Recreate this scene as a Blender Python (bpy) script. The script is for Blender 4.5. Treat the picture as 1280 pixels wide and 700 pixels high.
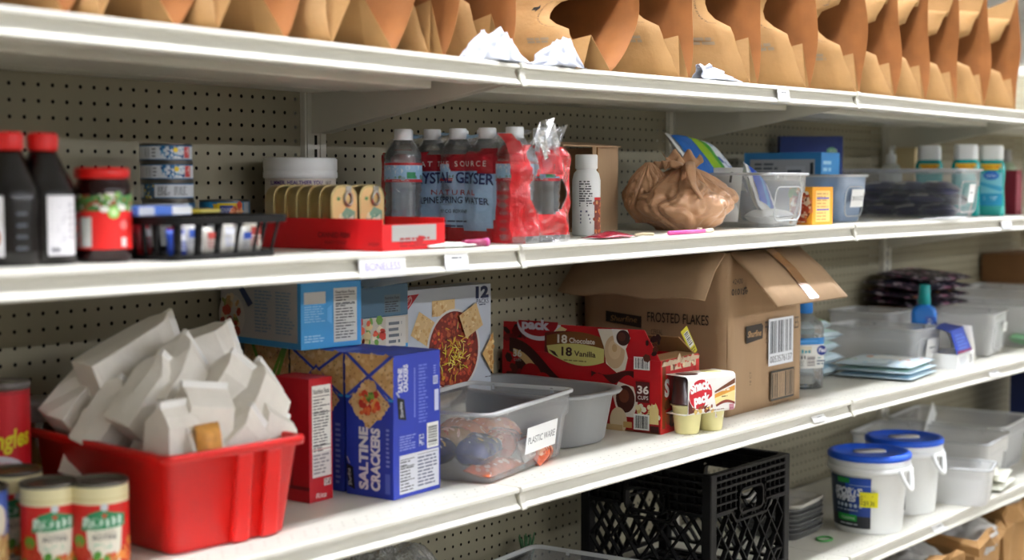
import bpy, math, random
from mathutils import Vector, Matrix, noise
for o in list(bpy.data.objects): bpy.data.objects.remove(o)
SC = bpy.context.scene
COL = SC.collection
PI = math.pi
# ---------------------------------------------------------------- camera
cd = bpy.data.cameras.new('camera'); cam = bpy.data.objects.new('camera', cd); COL.objects.link(cam)
cd.sensor_width = 36.0; cd.lens = 51.79
cam.location = (0, 0, 1.35)
cam.rotation_euler = (PI/2-0.0675, 0, -0.8872)
cd.dof.use_dof = True; cd.dof.focus_distance = 2.85; cd.dof.aperture_fstop = 2.7
cd.clip_start = 0.05
SC.camera = cam
# ---------------------------------------------------------------- world, exposure
w = bpy.data.worlds.new('world'); SC.world = w; w.use_nodes = True
w.node_tree.nodes['Background'].inputs[0].default_value = (1.0, .97, .92, 1)
w.node_tree.nodes['Background'].inputs[1].default_value = 0.16
SC.view_settings.view_transform = 'Standard'; SC.view_settings.look = 'None'
SC.view_settings.gamma = 1; SC.view_settings.use_curve_mapping = False
SC.view_settings.exposure = 0.24
SC.cycles.transparent_max_bounces = 32; SC.cycles.max_bounces = 16; SC.cycles.transmission_bounces = 16
LAMP_NEAR = 78.0       # emission of the tube row right above the shelf fronts
LAMP_FAR = 33.0        # emission of the rows further out over the room
# ---------------------------------------------------------------- helpers
def C(h):
    h = h.lstrip('#'); o = []
    for i in (0, 2, 4):
        c = int(h[i:i+2], 16)/255
        o.append(c/12.92 if c <= .04045 else ((c+.055)/1.055)**2.4)
    return (o[0], o[1], o[2], 1)
MATS = {}
def mat(name, col, rough=.5, metal=0, var=0, vscale=30, bump=0, bscale=200, spec=.5, bdist=.003, coat=0, trans=0, ior=1.45, stretch=(1, 1, 1), emit=0):
    if name in MATS: return MATS[name]
    m = bpy.data.materials.new(name); MATS[name] = m; m.use_nodes = True
    nt = m.node_tree; b = nt.nodes['Principled BSDF']
    col = C(col) if isinstance(col, str) else col
    b.inputs['Base Color'].default_value = col; b.inputs['Roughness'].default_value = rough
    b.inputs['Metallic'].default_value = metal; b.inputs['Specular IOR Level'].default_value = spec
    b.inputs['Coat Weight'].default_value = coat; b.inputs['Transmission Weight'].default_value = trans
    b.inputs['IOR'].default_value = ior
    if emit:
        b.inputs['Emission Color'].default_value = col; b.inputs['Emission Strength'].default_value = emit
    if var or bump:
        tc = nt.nodes.new('ShaderNodeTexCoord'); mp = nt.nodes.new('ShaderNodeMapping'); mp.inputs['Scale'].default_value = stretch
        nt.links.new(tc.outputs['Object'], mp.inputs['Vector'])
    if var:
        n = nt.nodes.new('ShaderNodeTexNoise'); n.inputs['Scale'].default_value = vscale; n.inputs['Detail'].default_value = 5
        nt.links.new(mp.outputs['Vector'], n.inputs['Vector'])
        r = nt.nodes.new('ShaderNodeMapRange'); r.inputs['From Min'].default_value = .3; r.inputs['From Max'].default_value = .7
        r.inputs['To Min'].default_value = 1-var; r.inputs['To Max'].default_value = 1+var
        nt.links.new(n.outputs['Fac'], r.inputs['Value'])
        x = nt.nodes.new('ShaderNodeVectorMath'); x.operation = 'SCALE'; x.inputs[0].default_value = col[:3]
        nt.links.new(r.outputs['Result'], x.inputs['Scale']); nt.links.new(x.outputs['Vector'], b.inputs['Base Color'])
    if bump:
        n = nt.nodes.new('ShaderNodeTexNoise'); n.inputs['Scale'].default_value = bscale; n.inputs['Detail'].default_value = 4
        nt.links.new(mp.outputs['Vector'], n.inputs['Vector'])
        bp = nt.nodes.new('ShaderNodeBump'); bp.inputs['Strength'].default_value = bump; bp.inputs['Distance'].default_value = bdist
        nt.links.new(n.outputs['Fac'], bp.inputs['Height']); nt.links.new(bp.outputs['Normal'], b.inputs['Normal'])
    return m
def clear(name, tint, opac=.3, rough=.2, edge=.5, gloss=.5, bump=0, bscale=40, tl_=.18):
    """thin clear or frosted plastic: see-through, milky by opac, shinier and milkier at grazing angles"""
    if name in MATS: return MATS[name]
    m = bpy.data.materials.new(name); MATS[name] = m; m.use_nodes = True
    nt = m.node_tree; nt.nodes.remove(nt.nodes['Principled BSDF']); out = nt.nodes['Material Output']
    N = nt.nodes.new; Lk = nt.links.new; col = C(tint)
    tr = N('ShaderNodeBsdfTransparent'); tr.inputs[0].default_value = (.7+col[0]*.3, .7+col[1]*.3, .7+col[2]*.3, 1)
    df = N('ShaderNodeBsdfDiffuse'); df.inputs[0].default_value = col
    tl = N('ShaderNodeBsdfTranslucent'); tl.inputs[0].default_value = col
    dm = N('ShaderNodeMixShader'); dm.inputs[0].default_value = tl_; Lk(df.outputs[0], dm.inputs[1]); Lk(tl.outputs[0], dm.inputs[2])
    gl = N('ShaderNodeBsdfAnisotropic'); gl.inputs['Roughness'].default_value = rough; gl.inputs[0].default_value = (.95, .95, .95, 1)
    lw = N('ShaderNodeLayerWeight'); lw.inputs[0].default_value = .35
    ma = N('ShaderNodeMath'); ma.operation = 'MULTIPLY_ADD'; ma.inputs[1].default_value = edge; ma.inputs[2].default_value = opac; ma.use_clamp = True
    Lk(lw.outputs['Facing'], ma.inputs[0])
    m1 = N('ShaderNodeMixShader'); Lk(ma.outputs[0], m1.inputs[0]); Lk(tr.outputs[0], m1.inputs[1]); Lk(dm.outputs[0], m1.inputs[2])
    fr = N('ShaderNodeFresnel'); fr.inputs[0].default_value = 1.45
    mg = N('ShaderNodeMath'); mg.operation = 'MULTIPLY'; mg.inputs[1].default_value = gloss*2; mg.use_clamp = True; Lk(fr.outputs[0], mg.inputs[0])
    m2 = N('ShaderNodeMixShader'); Lk(mg.outputs[0], m2.inputs[0]); Lk(m1.outputs[0], m2.inputs[1]); Lk(gl.outputs[0], m2.inputs[2])
    if bump:
        tc = N('ShaderNodeTexCoord'); n = N('ShaderNodeTexNoise'); n.inputs['Scale'].default_value = bscale; n.inputs['Detail'].default_value = 3
        Lk(tc.outputs['Object'], n.inputs['Vector']); bp = N('ShaderNodeBump'); bp.inputs['Strength'].default_value = bump; bp.inputs['Distance'].default_value = .01
        Lk(n.outputs['Fac'], bp.inputs['Height'])
        for q in (gl, fr, df): Lk(bp.outputs['Normal'], q.inputs['Normal'])
    Lk(m2.outputs[0], out.inputs[0])
    return m
INK = mat('printing_ink', '#ffffff', .45)
_a = INK.node_tree.nodes.new('ShaderNodeAttribute'); _a.attribute_name = 'ink'
INK.node_tree.links.new(_a.outputs['Color'], INK.node_tree.nodes['Principled BSDF'].inputs['Base Color'])

class B:
    """collects shapes, then links them as ONE mesh object"""
    def __init__(s): s.v = []; s.f = []; s.m = []; s.s = []
    def add(s, vs, fs, mi=0, smooth=False):
        k = len(s.v); s.v += [tuple(p) for p in vs]
        for f in fs: s.f.append([i+k for i in f]); s.m.append(mi); s.s.append(smooth)
        return s
    def box(s, c, d, mi=0, tx=1, ty=1, rz=0, M=None):
        """box of size d whose base centre is c; tx, ty scale the base"""
        x, y, z = d[0]/2, d[1]/2, d[2]; p = []
        for zz, a, b in ((0, tx, ty), (z, 1, 1)):
            for sx, sy in ((-1, -1), (1, -1), (1, 1), (-1, 1)):
                q = Vector((sx*x*a, sy*y*b, zz))
                if M: q = M @ q
                elif rz: q = Matrix.Rotation(rz, 3, 'Z') @ q
                p.append(q+Vector(c))
        return s.add(p, [(3, 2, 1, 0), (4, 5, 6, 7), (0, 1, 5, 4), (1, 2, 6, 5), (2, 3, 7, 6), (3, 0, 4, 7)], mi)
    def loft(s, rings, mi=0, smooth=True, cap0=True, cap1=True, closed=True):
        n = len(rings[0]); vs = [p for r in rings for p in r]; fs = []
        for i in range(len(rings)-1):
            for j in range(n if closed else n-1):
                a = i*n+j; b = i*n+(j+1) % n
                fs.append((a, b, b+n, a+n))
        if cap0: fs.append(tuple(range(n-1, -1, -1)))
        if cap1: fs.append(tuple(range((len(rings)-1)*n, len(rings)*n)))
        return s.add(vs, fs, mi, smooth)
    def lathe(s, prof, n=32, mi=0, c=(0, 0), sx=1, sy=1, smooth=True, cap0=True, cap1=True, z=0):
        return s.loft([[(c[0]+r*sx*math.cos(2*PI*j/n), c[1]+r*sy*math.sin(2*PI*j/n), zz+z) for j in range(n)] for r, zz in prof], mi, smooth, cap0, cap1)
    def tube(s, pts, r, n=8, mi=0, closed=False, flat=1):
        pts = [Vector(p) for p in pts]; rings = []; m = len(pts); up = Vector((0.0, 0, 1))
        for i, p in enumerate(pts):
            a = pts[(i-1) % m] if closed or i else p; b = pts[(i+1) % m] if closed or i < m-1 else p
            t = (b-a).normalized(); u = t.cross(up)
            if u.length < .05: u = t.cross(Vector((0, 1, 0)))
            u.normalize(); v = t.cross(u)
            rr = r[i] if isinstance(r, (list, tuple)) else r
            rings.append([p+u*rr*math.cos(2*PI*k/n)+v*rr*flat*math.sin(2*PI*k/n) for k in range(n)])
        if closed: rings.append(rings[0])
        return s.loft(rings, mi, True, not closed, not closed)
    def prism(s, poly, z0, z1, mi=0, fn=None, smooth=False):
        n = len(poly); fn = fn or (lambda x, y, z: (x, y, z))
        vs = [fn(x, y, z0) for x, y in poly]+[fn(x, y, z1) for x, y in poly]
        fs = [tuple(range(n-1, -1, -1)), tuple(range(n, 2*n))]+[(i, (i+1) % n, (i+1) % n+n, i+n) for i in range(n)]
        return s.add(vs, fs, mi, smooth)
    def obj(s, name, mats, parent=None, bevel=0, seg=2, solid=0, sub=0, label=None, warp=None, loc=None):
        me = bpy.data.meshes.new(name)
        if warp: s.v = [warp(Vector(p)) for p in s.v]
        me.from_pydata(s.v, [], s.f); mats = mats if isinstance(mats, (list, tuple)) else [mats]
        for m in mats: me.materials.append(m)
        me.polygons.foreach_set('material_index', s.m); me.polygons.foreach_set('use_smooth', s.s); me.update()
        o = bpy.data.objects.new(name, me); COL.objects.link(o)
        if parent: o.parent = parent
        if loc: o.location = loc
        if label: o['label'] = label
        if solid:
            d = o.modifiers.new('solid', 'SOLIDIFY'); d.thickness = solid; d.offset = 0
        if bevel:
            d = o.modifiers.new('bevel', 'BEVEL'); d.width = bevel; d.segments = seg; d.limit_method = 'ANGLE'; d.angle_limit = .6
        if sub:
            d = o.modifiers.new('sub', 'SUBSURF'); d.levels = sub; d.render_levels = sub
        return o
def rrect(w, d, r, z=0, n=5, cx=0, cy=0):
    r = min(r, w/2-1e-4, d/2-1e-4); o = []
    for sx, sy, a in ((1, 1, 0), (-1, 1, 90), (-1, -1, 180), (1, -1, 270)):
        for k in range(n+1):
            t = math.radians(a+90*k/n); o.append((cx+sx*(w/2-r)+r*math.cos(t), cy+sy*(d/2-r)+r*math.sin(t), z))
    return o
_TX = {}
def glyphs(t, bold=0.0, gap=1.0):
    k = (t, bold, gap)
    if k not in _TX:
        cu = bpy.data.curves.new('t', 'FONT'); cu.body = t; cu.offset = bold; cu.resolution_u = 3; cu.space_character = gap
        ob = bpy.data.objects.new('t', cu); COL.objects.link(ob)
        dg = bpy.context.evaluated_depsgraph_get(); me = ob.evaluated_get(dg).to_mesh()
        _TX[k] = ([(v.co.x, v.co.y) for v in me.vertices], [tuple(p.vertices) for p in me.polygons])
        bpy.data.objects.remove(ob); bpy.data.curves.remove(cu)
    return _TX[k]
class Ink:
    """flat print on a face: fn(u, v, lift) maps the print's own metres onto the surface"""
    def __init__(s, fn, seg=0, lift=.0003, seg2=0): s.seg2 = seg2; s.fn = fn; s.v = []; s.f = []; s.c = []; s.l = lift; s.seg = seg
    def _a(s, vs, fs, col):
        k = len(s.v); s.v += [tuple(s.fn(u, v, s.l)) for u, v in vs]; col = C(col) if isinstance(col, str) else col
        for f in fs: s.f.append([i+k for i in f]); s.c += col
        s.l += .00005
        return s
    def rect(s, u0, v0, u1, v1, col):
        n = max(1, int(abs(u1-u0)/s.seg+.99)) if s.seg else 1
        if s.seg2:
            m = max(1, int(abs(v1-v0)/s.seg2+.99)); vs = [(u0+(u1-u0)*i/n, v0+(v1-v0)*j/m) for j in range(m+1) for i in range(n+1)]
            return s._a(vs, [(j*(n+1)+i, j*(n+1)+i+1, (j+1)*(n+1)+i+1, (j+1)*(n+1)+i) for j in range(m) for i in range(n)], col)
        vs = [(u0+(u1-u0)*i/n, v) for v in (v0, v1) for i in range(n+1)]
        return s._a(vs, [(i, i+1, n+2+i, n+1+i) for i in range(n)], col)
    def rects(s, rs, col):
        vs = []; fs = []
        for u0, v0, u1, v1 in rs:
            k = len(vs); vs += [(u0, v0), (u1, v0), (u1, v1), (u0, v1)]; fs.append((k, k+1, k+2, k+3))
        return s._a(vs, fs, col)
    def poly(s, pts, col):
        n = len(pts); cu = sum(p[0] for p in pts)/n; cv = sum(p[1] for p in pts)/n
        if s.seg:
            q = []
            for i in range(n):
                a, b = pts[i], pts[(i+1) % n]; m = max(1, int(math.hypot(b[0]-a[0], b[1]-a[1])/s.seg+.9))
                q += [(a[0]+(b[0]-a[0])*k/m, a[1]+(b[1]-a[1])*k/m) for k in range(m)]
            n = len(q); m = max(1, int(max(math.hypot(x-cu, y-cv) for x, y in q)/s.seg+.9))
            vs = [(cu, cv)]+[(cu+(x-cu)*k/m, cv+(y-cv)*k/m) for k in range(1, m+1) for x, y in q]
            fs = [(0, i+1, (i+1) % n+1) for i in range(n)]+[(1+k*n+i, 1+(k+1)*n+i, 1+(k+1)*n+(i+1) % n, 1+k*n+(i+1) % n) for k in range(m-1) for i in range(n)]
            return s._a(vs, fs, col)
        return s._a([(cu, cv)]+list(pts), [(0, i+1, (i+1) % n+1) for i in range(n)], col)
    def disc(s, u, v, ru, rv, col, n=28, a0=0, a1=2*PI, rot=0):
        p = []
        for i in range(n):
            t = a0+(a1-a0)*i/(n if a1-a0 > 6.28 else n-1); x = ru*math.cos(t); y = rv*math.sin(t)
            p.append((u+x*math.cos(rot)-y*math.sin(rot), v+x*math.sin(rot)+y*math.cos(rot)))
        return s.poly(p, col)
    def band(s, top, bot, col):
        """area between two polylines of equal length"""
        n = len(top); m = 6 if s.seg2 else 1; vs = []
        for k in range(m+1): vs += [(a[0]+(b[0]-a[0])*k/m, a[1]+(b[1]-a[1])*k/m) for a, b in zip(top, bot)]
        return s._a(vs, [(k*n+i, (k+1)*n+i, (k+1)*n+i+1, k*n+i+1) for k in range(m) for i in range(n-1)], col)
    def text(s, t, u, v, h, col, fit=None, al='l', rot=0, bold=0.0, shear=0, arch=None, gap=1.0):
        vs, fs = glyphs(t, bold, gap)
        if not vs: return s
        x0 = min(p[0] for p in vs); x1 = max(p[0] for p in vs); y1 = max(p[1] for p in vs)
        k = h/.72; kx = fit/(x1-x0) if fit else k; wd = (x1-x0)*kx
        off = {'l': 0, 'c': -wd/2, 'r': -wd}[al]; o = []; ca, sa = math.cos(rot), math.sin(rot)
        for x, y in vs:
            a = (x-x0)*kx+off+y*k*shear; b = y*k
            if arch: b += arch(a/max(wd, 1e-6))
            o.append((u+a*ca-b*sa, v+a*sa+b*ca))
        return s._a(o, fs, col)
    def lines(s, u0, v0, u1, v1, n, col, rnd=random.Random(1), fill=.5, ragged=.35, words=True):
        """fine print too small to read: rows of short dashes"""
        rs = []; p = (v1-v0)/n
        for i in range(n):
            v = v1-(i+.5)*p; e = u0+(u1-u0)*(1-ragged*rnd.random()); u = u0
            while u < e:
                q = min(e, u+p*(1.2+2.6*rnd.random())) if words else e
                rs.append((u, v-p*fill/2, q, v+p*fill/2)); u = q+p*.45
        return s.rects(rs, col)
    def barcode(s, u0, v0, u1, v1, bg='#f2f2ee', fg='#1a1a1c', seed=3, horiz=False, m=.1, n=30):
        r = random.Random(seed); s.rect(u0, v0, u1, v1, bg); rs = []
        du = (u1-u0)*m; dv = (v1-v0)*m; a = 0; W = [r.choice((1, 1, 2, 3)) for _ in range(n)]; T = sum(W)
        for i, x in enumerate(W):
            if i % 2 == 0:
                if horiz: rs.append((u0+du, v0+dv+(v1-v0-2*dv)*a/T, u1-du, v0+dv+(v1-v0-2*dv)*(a+x)/T))
                else: rs.append((u0+du+(u1-u0-2*du)*a/T, v0+dv, u0+du+(u1-u0-2*du)*(a+x)/T, v1-dv))
            a += x
        return s.rects(rs, fg)
    def facts(s, u0, v0, u1, v1, title='Nutrition Facts', bg='#eceae2', seed=5):
        """a nutrition panel"""
        r = random.Random(seed); s.rect(u0, v0, u1, v1, bg); w = u1-u0; h = v1-v0
        s.text(title, u0+w*.06, v1-h*.09, h*.055, '#15151a', fit=w*.86, bold=.02)
        s.rects([(u0+w*.05, v1-h*q-.0006, u1-w*.05, v1-h*q+.0006) for q in (.12, .3, .66)], '#15151a')
        s.lines(u0+w*.06, v0+h*.04, u1-w*.06, v1-h*.14, max(8, int(h/.0058)), '#3c3c42', r, .4, .5)
        return s
    def spots(s, u0, v0, u1, v1, n, r0, r1, cols, seed=1, inside=None):
        r = random.Random(seed); g = {}
        for i in range(n):
            u = r.uniform(u0, u1); v = r.uniform(v0, v1)
            if inside and not inside(u, v): continue
            a = r.uniform(r0, r1); b = a*r.uniform(.5, 1); t = r.uniform(0, PI); c = r.choice(cols)
            vs, fs = g.setdefault(c, ([], [])); k = len(vs)
            vs += [(u+a*math.cos(q*PI/3)*math.cos(t)-b*math.sin(q*PI/3)*math.sin(t), v+a*math.cos(q*PI/3)*math.sin(t)+b*math.sin(q*PI/3)*math.cos(t)) for q in range(6)]
            fs.append(tuple(range(k, k+6)))
        for c in g: s._a(g[c][0], g[c][1], c)
        return s
    def obj(s, name, parent, mat_=None, label=None):
        me = bpy.data.meshes.new(name); me.from_pydata(s.v, [], s.f); me.materials.append(mat_ or INK)
        at = me.attributes.new('ink', 'FLOAT_COLOR', 'FACE'); at.data.foreach_set('color', s.c); me.update()
        o = bpy.data.objects.new(name, me); COL.objects.link(o); o.parent = parent
        if label: o['label'] = label
        return o
def front(w, d, h): return lambda u, v, l: (-w/2+u, -d/2-l, v)
def left(w, d, h): return lambda u, v, l: (-w/2-l, d/2-u, v)
def right(w, d, h): return lambda u, v, l: (w/2+l, -d/2+u, v)
def top(w, d, h): return lambda u, v, l: (-w/2+u, -d/2+v, h+l)
def cyl(r, a0, sy=1): return lambda u, v, l: ((r+l)*math.cos(a0+u/r), (r+l)*sy*math.sin(a0+u/r), v)
def tag(o, label=None, cat=None, group=None, kind=None):
    if label: o['label'] = label
    if cat: o['category'] = cat
    if group: o['group'] = group
    if kind: o['kind'] = kind
    return o
def thing(name, label, cat, loc, rz=0, group=None, rx=0, ry=0):
    o = bpy.data.objects.new(name, None); COL.objects.link(o); o.location = loc; o.rotation_euler = (rx, ry, rz)
    o.empty_display_size = .03
    return tag(o, label, cat, group)
def dup(root, loc, rz=None, label=None, rot=None, scale=None):
    """copy of a thing with copies of its parts and sub-parts; mesh data shared"""
    r = root.copy(); COL.objects.link(r); r.location = loc
    if rz is not None: r.rotation_euler = (0, 0, rz)
    if rot: r.rotation_euler = rot
    if scale: r.scale = scale
    if label: r['label'] = label
    for ch in KIDS(root):
        c = ch.copy(); COL.objects.link(c); c.parent = r
        for g in KIDS(ch):
            d = g.copy(); COL.objects.link(d); d.parent = c
    return r
def KIDS(o): return [c for c in bpy.data.objects if c.parent == o]
# shelf tops (camera height 1.35) with the small sag of each section
UP = [.6684+1.2192*k for k in range(6)]
SHELF = {1: (1.5468, (.006, -.006, .0035, 0, 0)), 2: (1.246, (.001, -.003, .0035, 0, 0)),
         3: (.8397, (0, 0, .004, -.003, -.003)), 4: (.4733, (0, 0, .003, -.006, -.006)), 5: (.14, (0, 0, 0, 0, 0))}
def SZ(k, X):
    z, d = SHELF[k]; t = (X-UP[0])/1.2192; i = max(0, min(3, int(t))); t -= i
    return z+d[i]*(1-t)+d[i+1]*t
FRONT = 1.519; BACK = 2.014
# ---------------------------------------------------------------- materials
M_shelf = mat('almond_enamel', '#d9d6c9', .38, var=.03, vscale=6)
M_panel = mat('almond_pegboard', '#968f78', .55, var=.05, vscale=7)
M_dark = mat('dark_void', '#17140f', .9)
M_kraft = mat('kraft_paper', '#a27a49', .75, var=.10, vscale=14, bump=.25, bscale=90)
M_card = mat('corrugated_card', '#ab8d6c', .8, var=.03, vscale=30, stretch=(1, 1, .2), bump=.1, bscale=140)
M_cardin = mat('card_inside', '#a07a50', .85, var=.05, vscale=30)
M_paper = mat('white_paper', '#efece6', .6)
M_black = mat('black_plastic', '#060607', .45, spec=.3)
M_tin = mat('tin', '#b5b2ab', .28, metal=1)
M_gold = mat('gold_tin', '#c9b680', .32, metal=.9)
M_white = mat('white_plastic', '#eef0ee', .35)
M_red = mat('red_plastic', '#d3140f', .35)
M_frost = clear('frosted_polypropylene', '#f8fafc', .36, .25, .30, .35)
M_milky = clear('milky_polypropylene', '#f8f9f8', .55, .35, .3, .35)
def mottled(name, cols, scale=60, rough=.4):
    if name in MATS: return MATS[name]
    m = mat(name, cols[0], rough); nt = m.node_tree; tc = nt.nodes.new('ShaderNodeTexCoord'); v = nt.nodes.new('ShaderNodeTexVoronoi'); v.inputs['Scale'].default_value = scale
    sp = nt.nodes.new('ShaderNodeSeparateColor'); r = nt.nodes.new('ShaderNodeValToRGB'); r.color_ramp.interpolation = 'CONSTANT'; e = r.color_ramp.elements
    for k, c in enumerate(cols):
        q = e[k] if k < 2 else e.new(k/len(cols)); q.position = k/len(cols); q.color = C(c)
    nt.links.new(tc.outputs['Object'], v.inputs['Vector']); nt.links.new(v.outputs['Color'], sp.inputs[0]); nt.links.new(sp.outputs[0], r.inputs[0]); nt.links.new(r.outputs[0], nt.nodes['Principled BSDF'].inputs['Base Color'])
    return m
M_film = clear('clear_film', '#f2f4f6', .06, .08, .35, .75, .6, 60)
M_water = clear('water', '#eef4f8', .10, .03, .22, .5)
# ================================================================ room
def struct(name, b, m, **k):
    o = b.obj(name, m, **k); o['kind'] = 'structure'; return o
M_floor = mat('vinyl_floor', '#a59d8e', .35, var=.08, vscale=3)
M_wall = mat('painted_wall', '#e6e3da', .7, var=.02, vscale=2)
M_tile = mat('ceiling_tile', '#e4e5e2', .9, var=.03, vscale=60, bump=.2, bscale=150)
M_grid = mat('ceiling_grid_white', '#d8d9d6', .5)
CEIL = 2.85
struct('floor', B().box((5, -1.5, -.1), (18, 14, .1)), M_floor)
struct('wall_back', B().box((5, 5.55, 0), (18, .1, CEIL+.3)), M_wall)
struct('wall_front', B().box((5, -8.55, 0), (18, .1, CEIL+.3)), M_wall)
struct('wall_left', B().box((-4.05, -1.5, 0), (.1, 14, CEIL+.3)), M_wall)
struct('wall_right', B().box((14.05, -1.5, 0), (.1, 14, CEIL+.3)), M_wall)
ce = struct('ceiling', B().box((5, -1.5, CEIL+.02), (18, 14, .1)), M_tile)
b = B()
for i in range(31): b.box((-4+.6*i, -1.5, CEIL-.004), (.024, 14, .03))
for j in range(24): b.box((5, -8.5+.6*j, CEIL-.005), (18, .024, .03))
g = b.obj('ceiling_grid', M_grid, ce); g['kind'] = 'stuff'
def lamp_row(x0, n, y, power, label):
    for i in range(n):
        x = x0+1.8*i
        t = thing('ceiling_light', label % ('first', 'second', 'third', 'fourth', 'fifth', 'sixth')[i], 'ceiling light', (x, y, CEIL-.09), 0, 'fluorescent strip lights')
        B().prism([(-.11, .088), (.11, .088), (.085, .04), (-.085, .04)], -.86, .86, fn=lambda a, c, z: (z, a, c)).obj('housing', M_white, t)
        for s in (-.045, .045):
            B().tube([(-.84, s, .02), (.84, s, .02)], .017, 10).obj('tube', mat('tube_glow_%g' % power, '#f3f6ff', emit=power), t)
lamp_row(.6, 6, 1.13, LAMP_NEAR, 'twin tube strip light over the shelf fronts, %s along its row')
lamp_row(.0, 6, -2.3, LAMP_FAR*.4, 'twin tube strip light over the far aisle side, %s along its row')
lamp_row(.0, 6, -5.3, LAMP_FAR*2.4, 'twin tube strip light deep in the room behind the camera, %s along its row')
lamp_row(.9, 6, 3.6, LAMP_FAR, 'twin tube strip light behind the shelving, %s along its row')
# ================================================================ shelving
fr = thing('gondola_frame', 'almond metal shelving frame with pegboard back and slotted uprights', 'shelving', (0, BACK, 0))
def pegboard():
    b = B(); p = .0254; nx = 46; nz = 61; r = .0034
    x0 = -nx*p/2; z0 = .19
    vs = []; fs = []; oc = [(math.cos(PI/8+PI/4*k), math.sin(PI/8+PI/4*k)) for k in range(8)]
    sq = [(.5, .5), (0, .5), (-.5, .5), (-.5, 0), (-.5, -.5), (0, -.5), (.5, -.5), (.5, 0)]
    oc = [(math.cos(PI/4+PI/4*k), math.sin(PI/4+PI/4*k)) for k in range(8)]
    for i in range(nx):
        for j in range(nz):
            cx = x0+(i+.5)*p; cz = z0+(j+.5)*p; k = len(vs)
            vs += [(cx+a*p, 0, cz+c*p) for a, c in sq]+[(cx+a*r, 0, cz+c*r) for a, c in oc]
            fs += [(k+q, k+8+q, k+8+(q+1) % 8, k+(q+1) % 8) for q in range(8)]
    b.add(vs, fs)
    return b
PW = 1.2192
pb = pegboard().obj('pegboard_panel', M_panel, fr); pb.location = (UP[0]+PW/2, .004, 0)
for k in range(1, 4):
    c = pb.copy(); COL.objects.link(c); c.parent = fr; c.location = (UP[k]+PW/2, .004, 0)
for k in range(4):
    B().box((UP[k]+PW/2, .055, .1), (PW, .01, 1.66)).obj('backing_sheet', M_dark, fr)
    B().box((UP[k]+PW/2, .03, 1.738), (PW, .06, .03)).obj('top_rail', M_shelf, fr, bevel=.003)
for k in range(5):
    B().box((UP[k], .016, 0), (.052, .05, 1.78)).obj('upright', M_shelf, fr, bevel=.002)
    b = B(); b.box((UP[k]-.0165, -.0105, .02), (.013, .004, 1.74)); b.box((UP[k]+.0165, -.0105, .02), (.013, .004, 1.74))
    b.obj('upright_lip', M_shelf, fr)
    b = B()
    for j in range(64): b.box((UP[k], -.0093, .12+j*.0254), (.006, .001, .0175))
    b.obj('slot_row', M_dark, fr)
def make_shelf(lv, k, what):
    x0, x1 = UP[k], UP[k+1]; z, d = SHELF[lv]; za = z+d[k]; zb = z+d[k+1]
    t = thing('shelf', what, 'shelf', (x0, FRONT, za), ry=-math.atan2(zb-za, x1-x0), group='almond metal shelves'); L = x1-x0
    B().box((L/2, .2475, -.004), (L-.003, .465, .004)).obj('deck', M_shelf, t)
    prof = [(.0145, -.0001), (.006, .0002), (.001, -.0025), (.0005, -.0078), (.0105, -.0095), (.0115, -.014), (.0085, -.0195), (.006, -.0255), (-.002, -.0335), (-.001, -.0365), (.003, -.036), (.009, -.028), (.0125, -.0225), (.0145, -.012), (.0145, -.006), (.016, -.004)]
    nb = B().loft([[(x, a, c) for a, c in prof] for x in (.002, L-.002)], 0, False, True, True).obj('price_channel', M_shelf, t)
    B().loft([[(x, a*.5-(.0035 if i < 11 else 0), c+(.0012 if i < 3 else -.0018 if 7 <= i < 11 else 0)) for i, (a, c) in enumerate(prof)] for x in (.0002, .0125)], 0, False).obj('end_clip', M_shelf, t, bevel=.001)
    b = B()
    for y0, y1, h in ((.013, .075, .030), (.155, .315, .034), (.37, .45, .03)):
        b.box((L/2, (y0+y1)/2, -.004-h), (L-.09, y1-y0, h))
    b.obj('stiffener', M_shelf, t, bevel=.003)
    for x in (.012, L-.012):
        B().prism([(.481, -.005), (.481, -.105), (.46, -.105), (.03, -.032), (.03, -.005)], -.0015, .0015, fn=lambda a, c, q, x=x: (x+q, a, c)).obj('bracket', M_shelf, t)
    if lv in (3, 4):
        b = B(); r = .0019
        for i in range(46):
            for j in range(2):
                cx = .03+(i+.5*j)*.0254; cy = .034+.016*j
                b.add([(cx+r*math.cos(PI/3*q), cy+r*math.sin(PI/3*q), .0002) for q in range(6)], [(0, 1, 2, 3, 4, 5)])
        b.obj('perforation_rows', mat('perforation_shade', '#8f8878', .8), t)['kind'] = 'stuff'
    return t
SH = {}
POS = ('nearest left section', 'second section from the left', 'third section from the left', 'far right section')
LV = {1: 'almond metal top shelf under brown paper bags, %s', 2: 'almond metal second shelf from the top, %s', 3: 'almond metal third shelf from the top, %s', 4: 'almond metal fourth shelf from the top, %s'}
for lv in (1, 2, 3, 4):
    for k in range(4): SH[lv, k] = make_shelf(lv, k, LV[lv] % POS[k])
bd = thing('base_deck', 'wide almond base deck at the bottom of the shelving', 'shelf', (UP[0], 1.45, 0))
B().box((2.44, .28, .11), (4.87, .55, .03)).obj('deck', M_shelf, bd, bevel=.003)
B().box((2.44, .03, 0), (4.87, .02, .11)).obj('kick_plate', M_shelf, bd)
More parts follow.
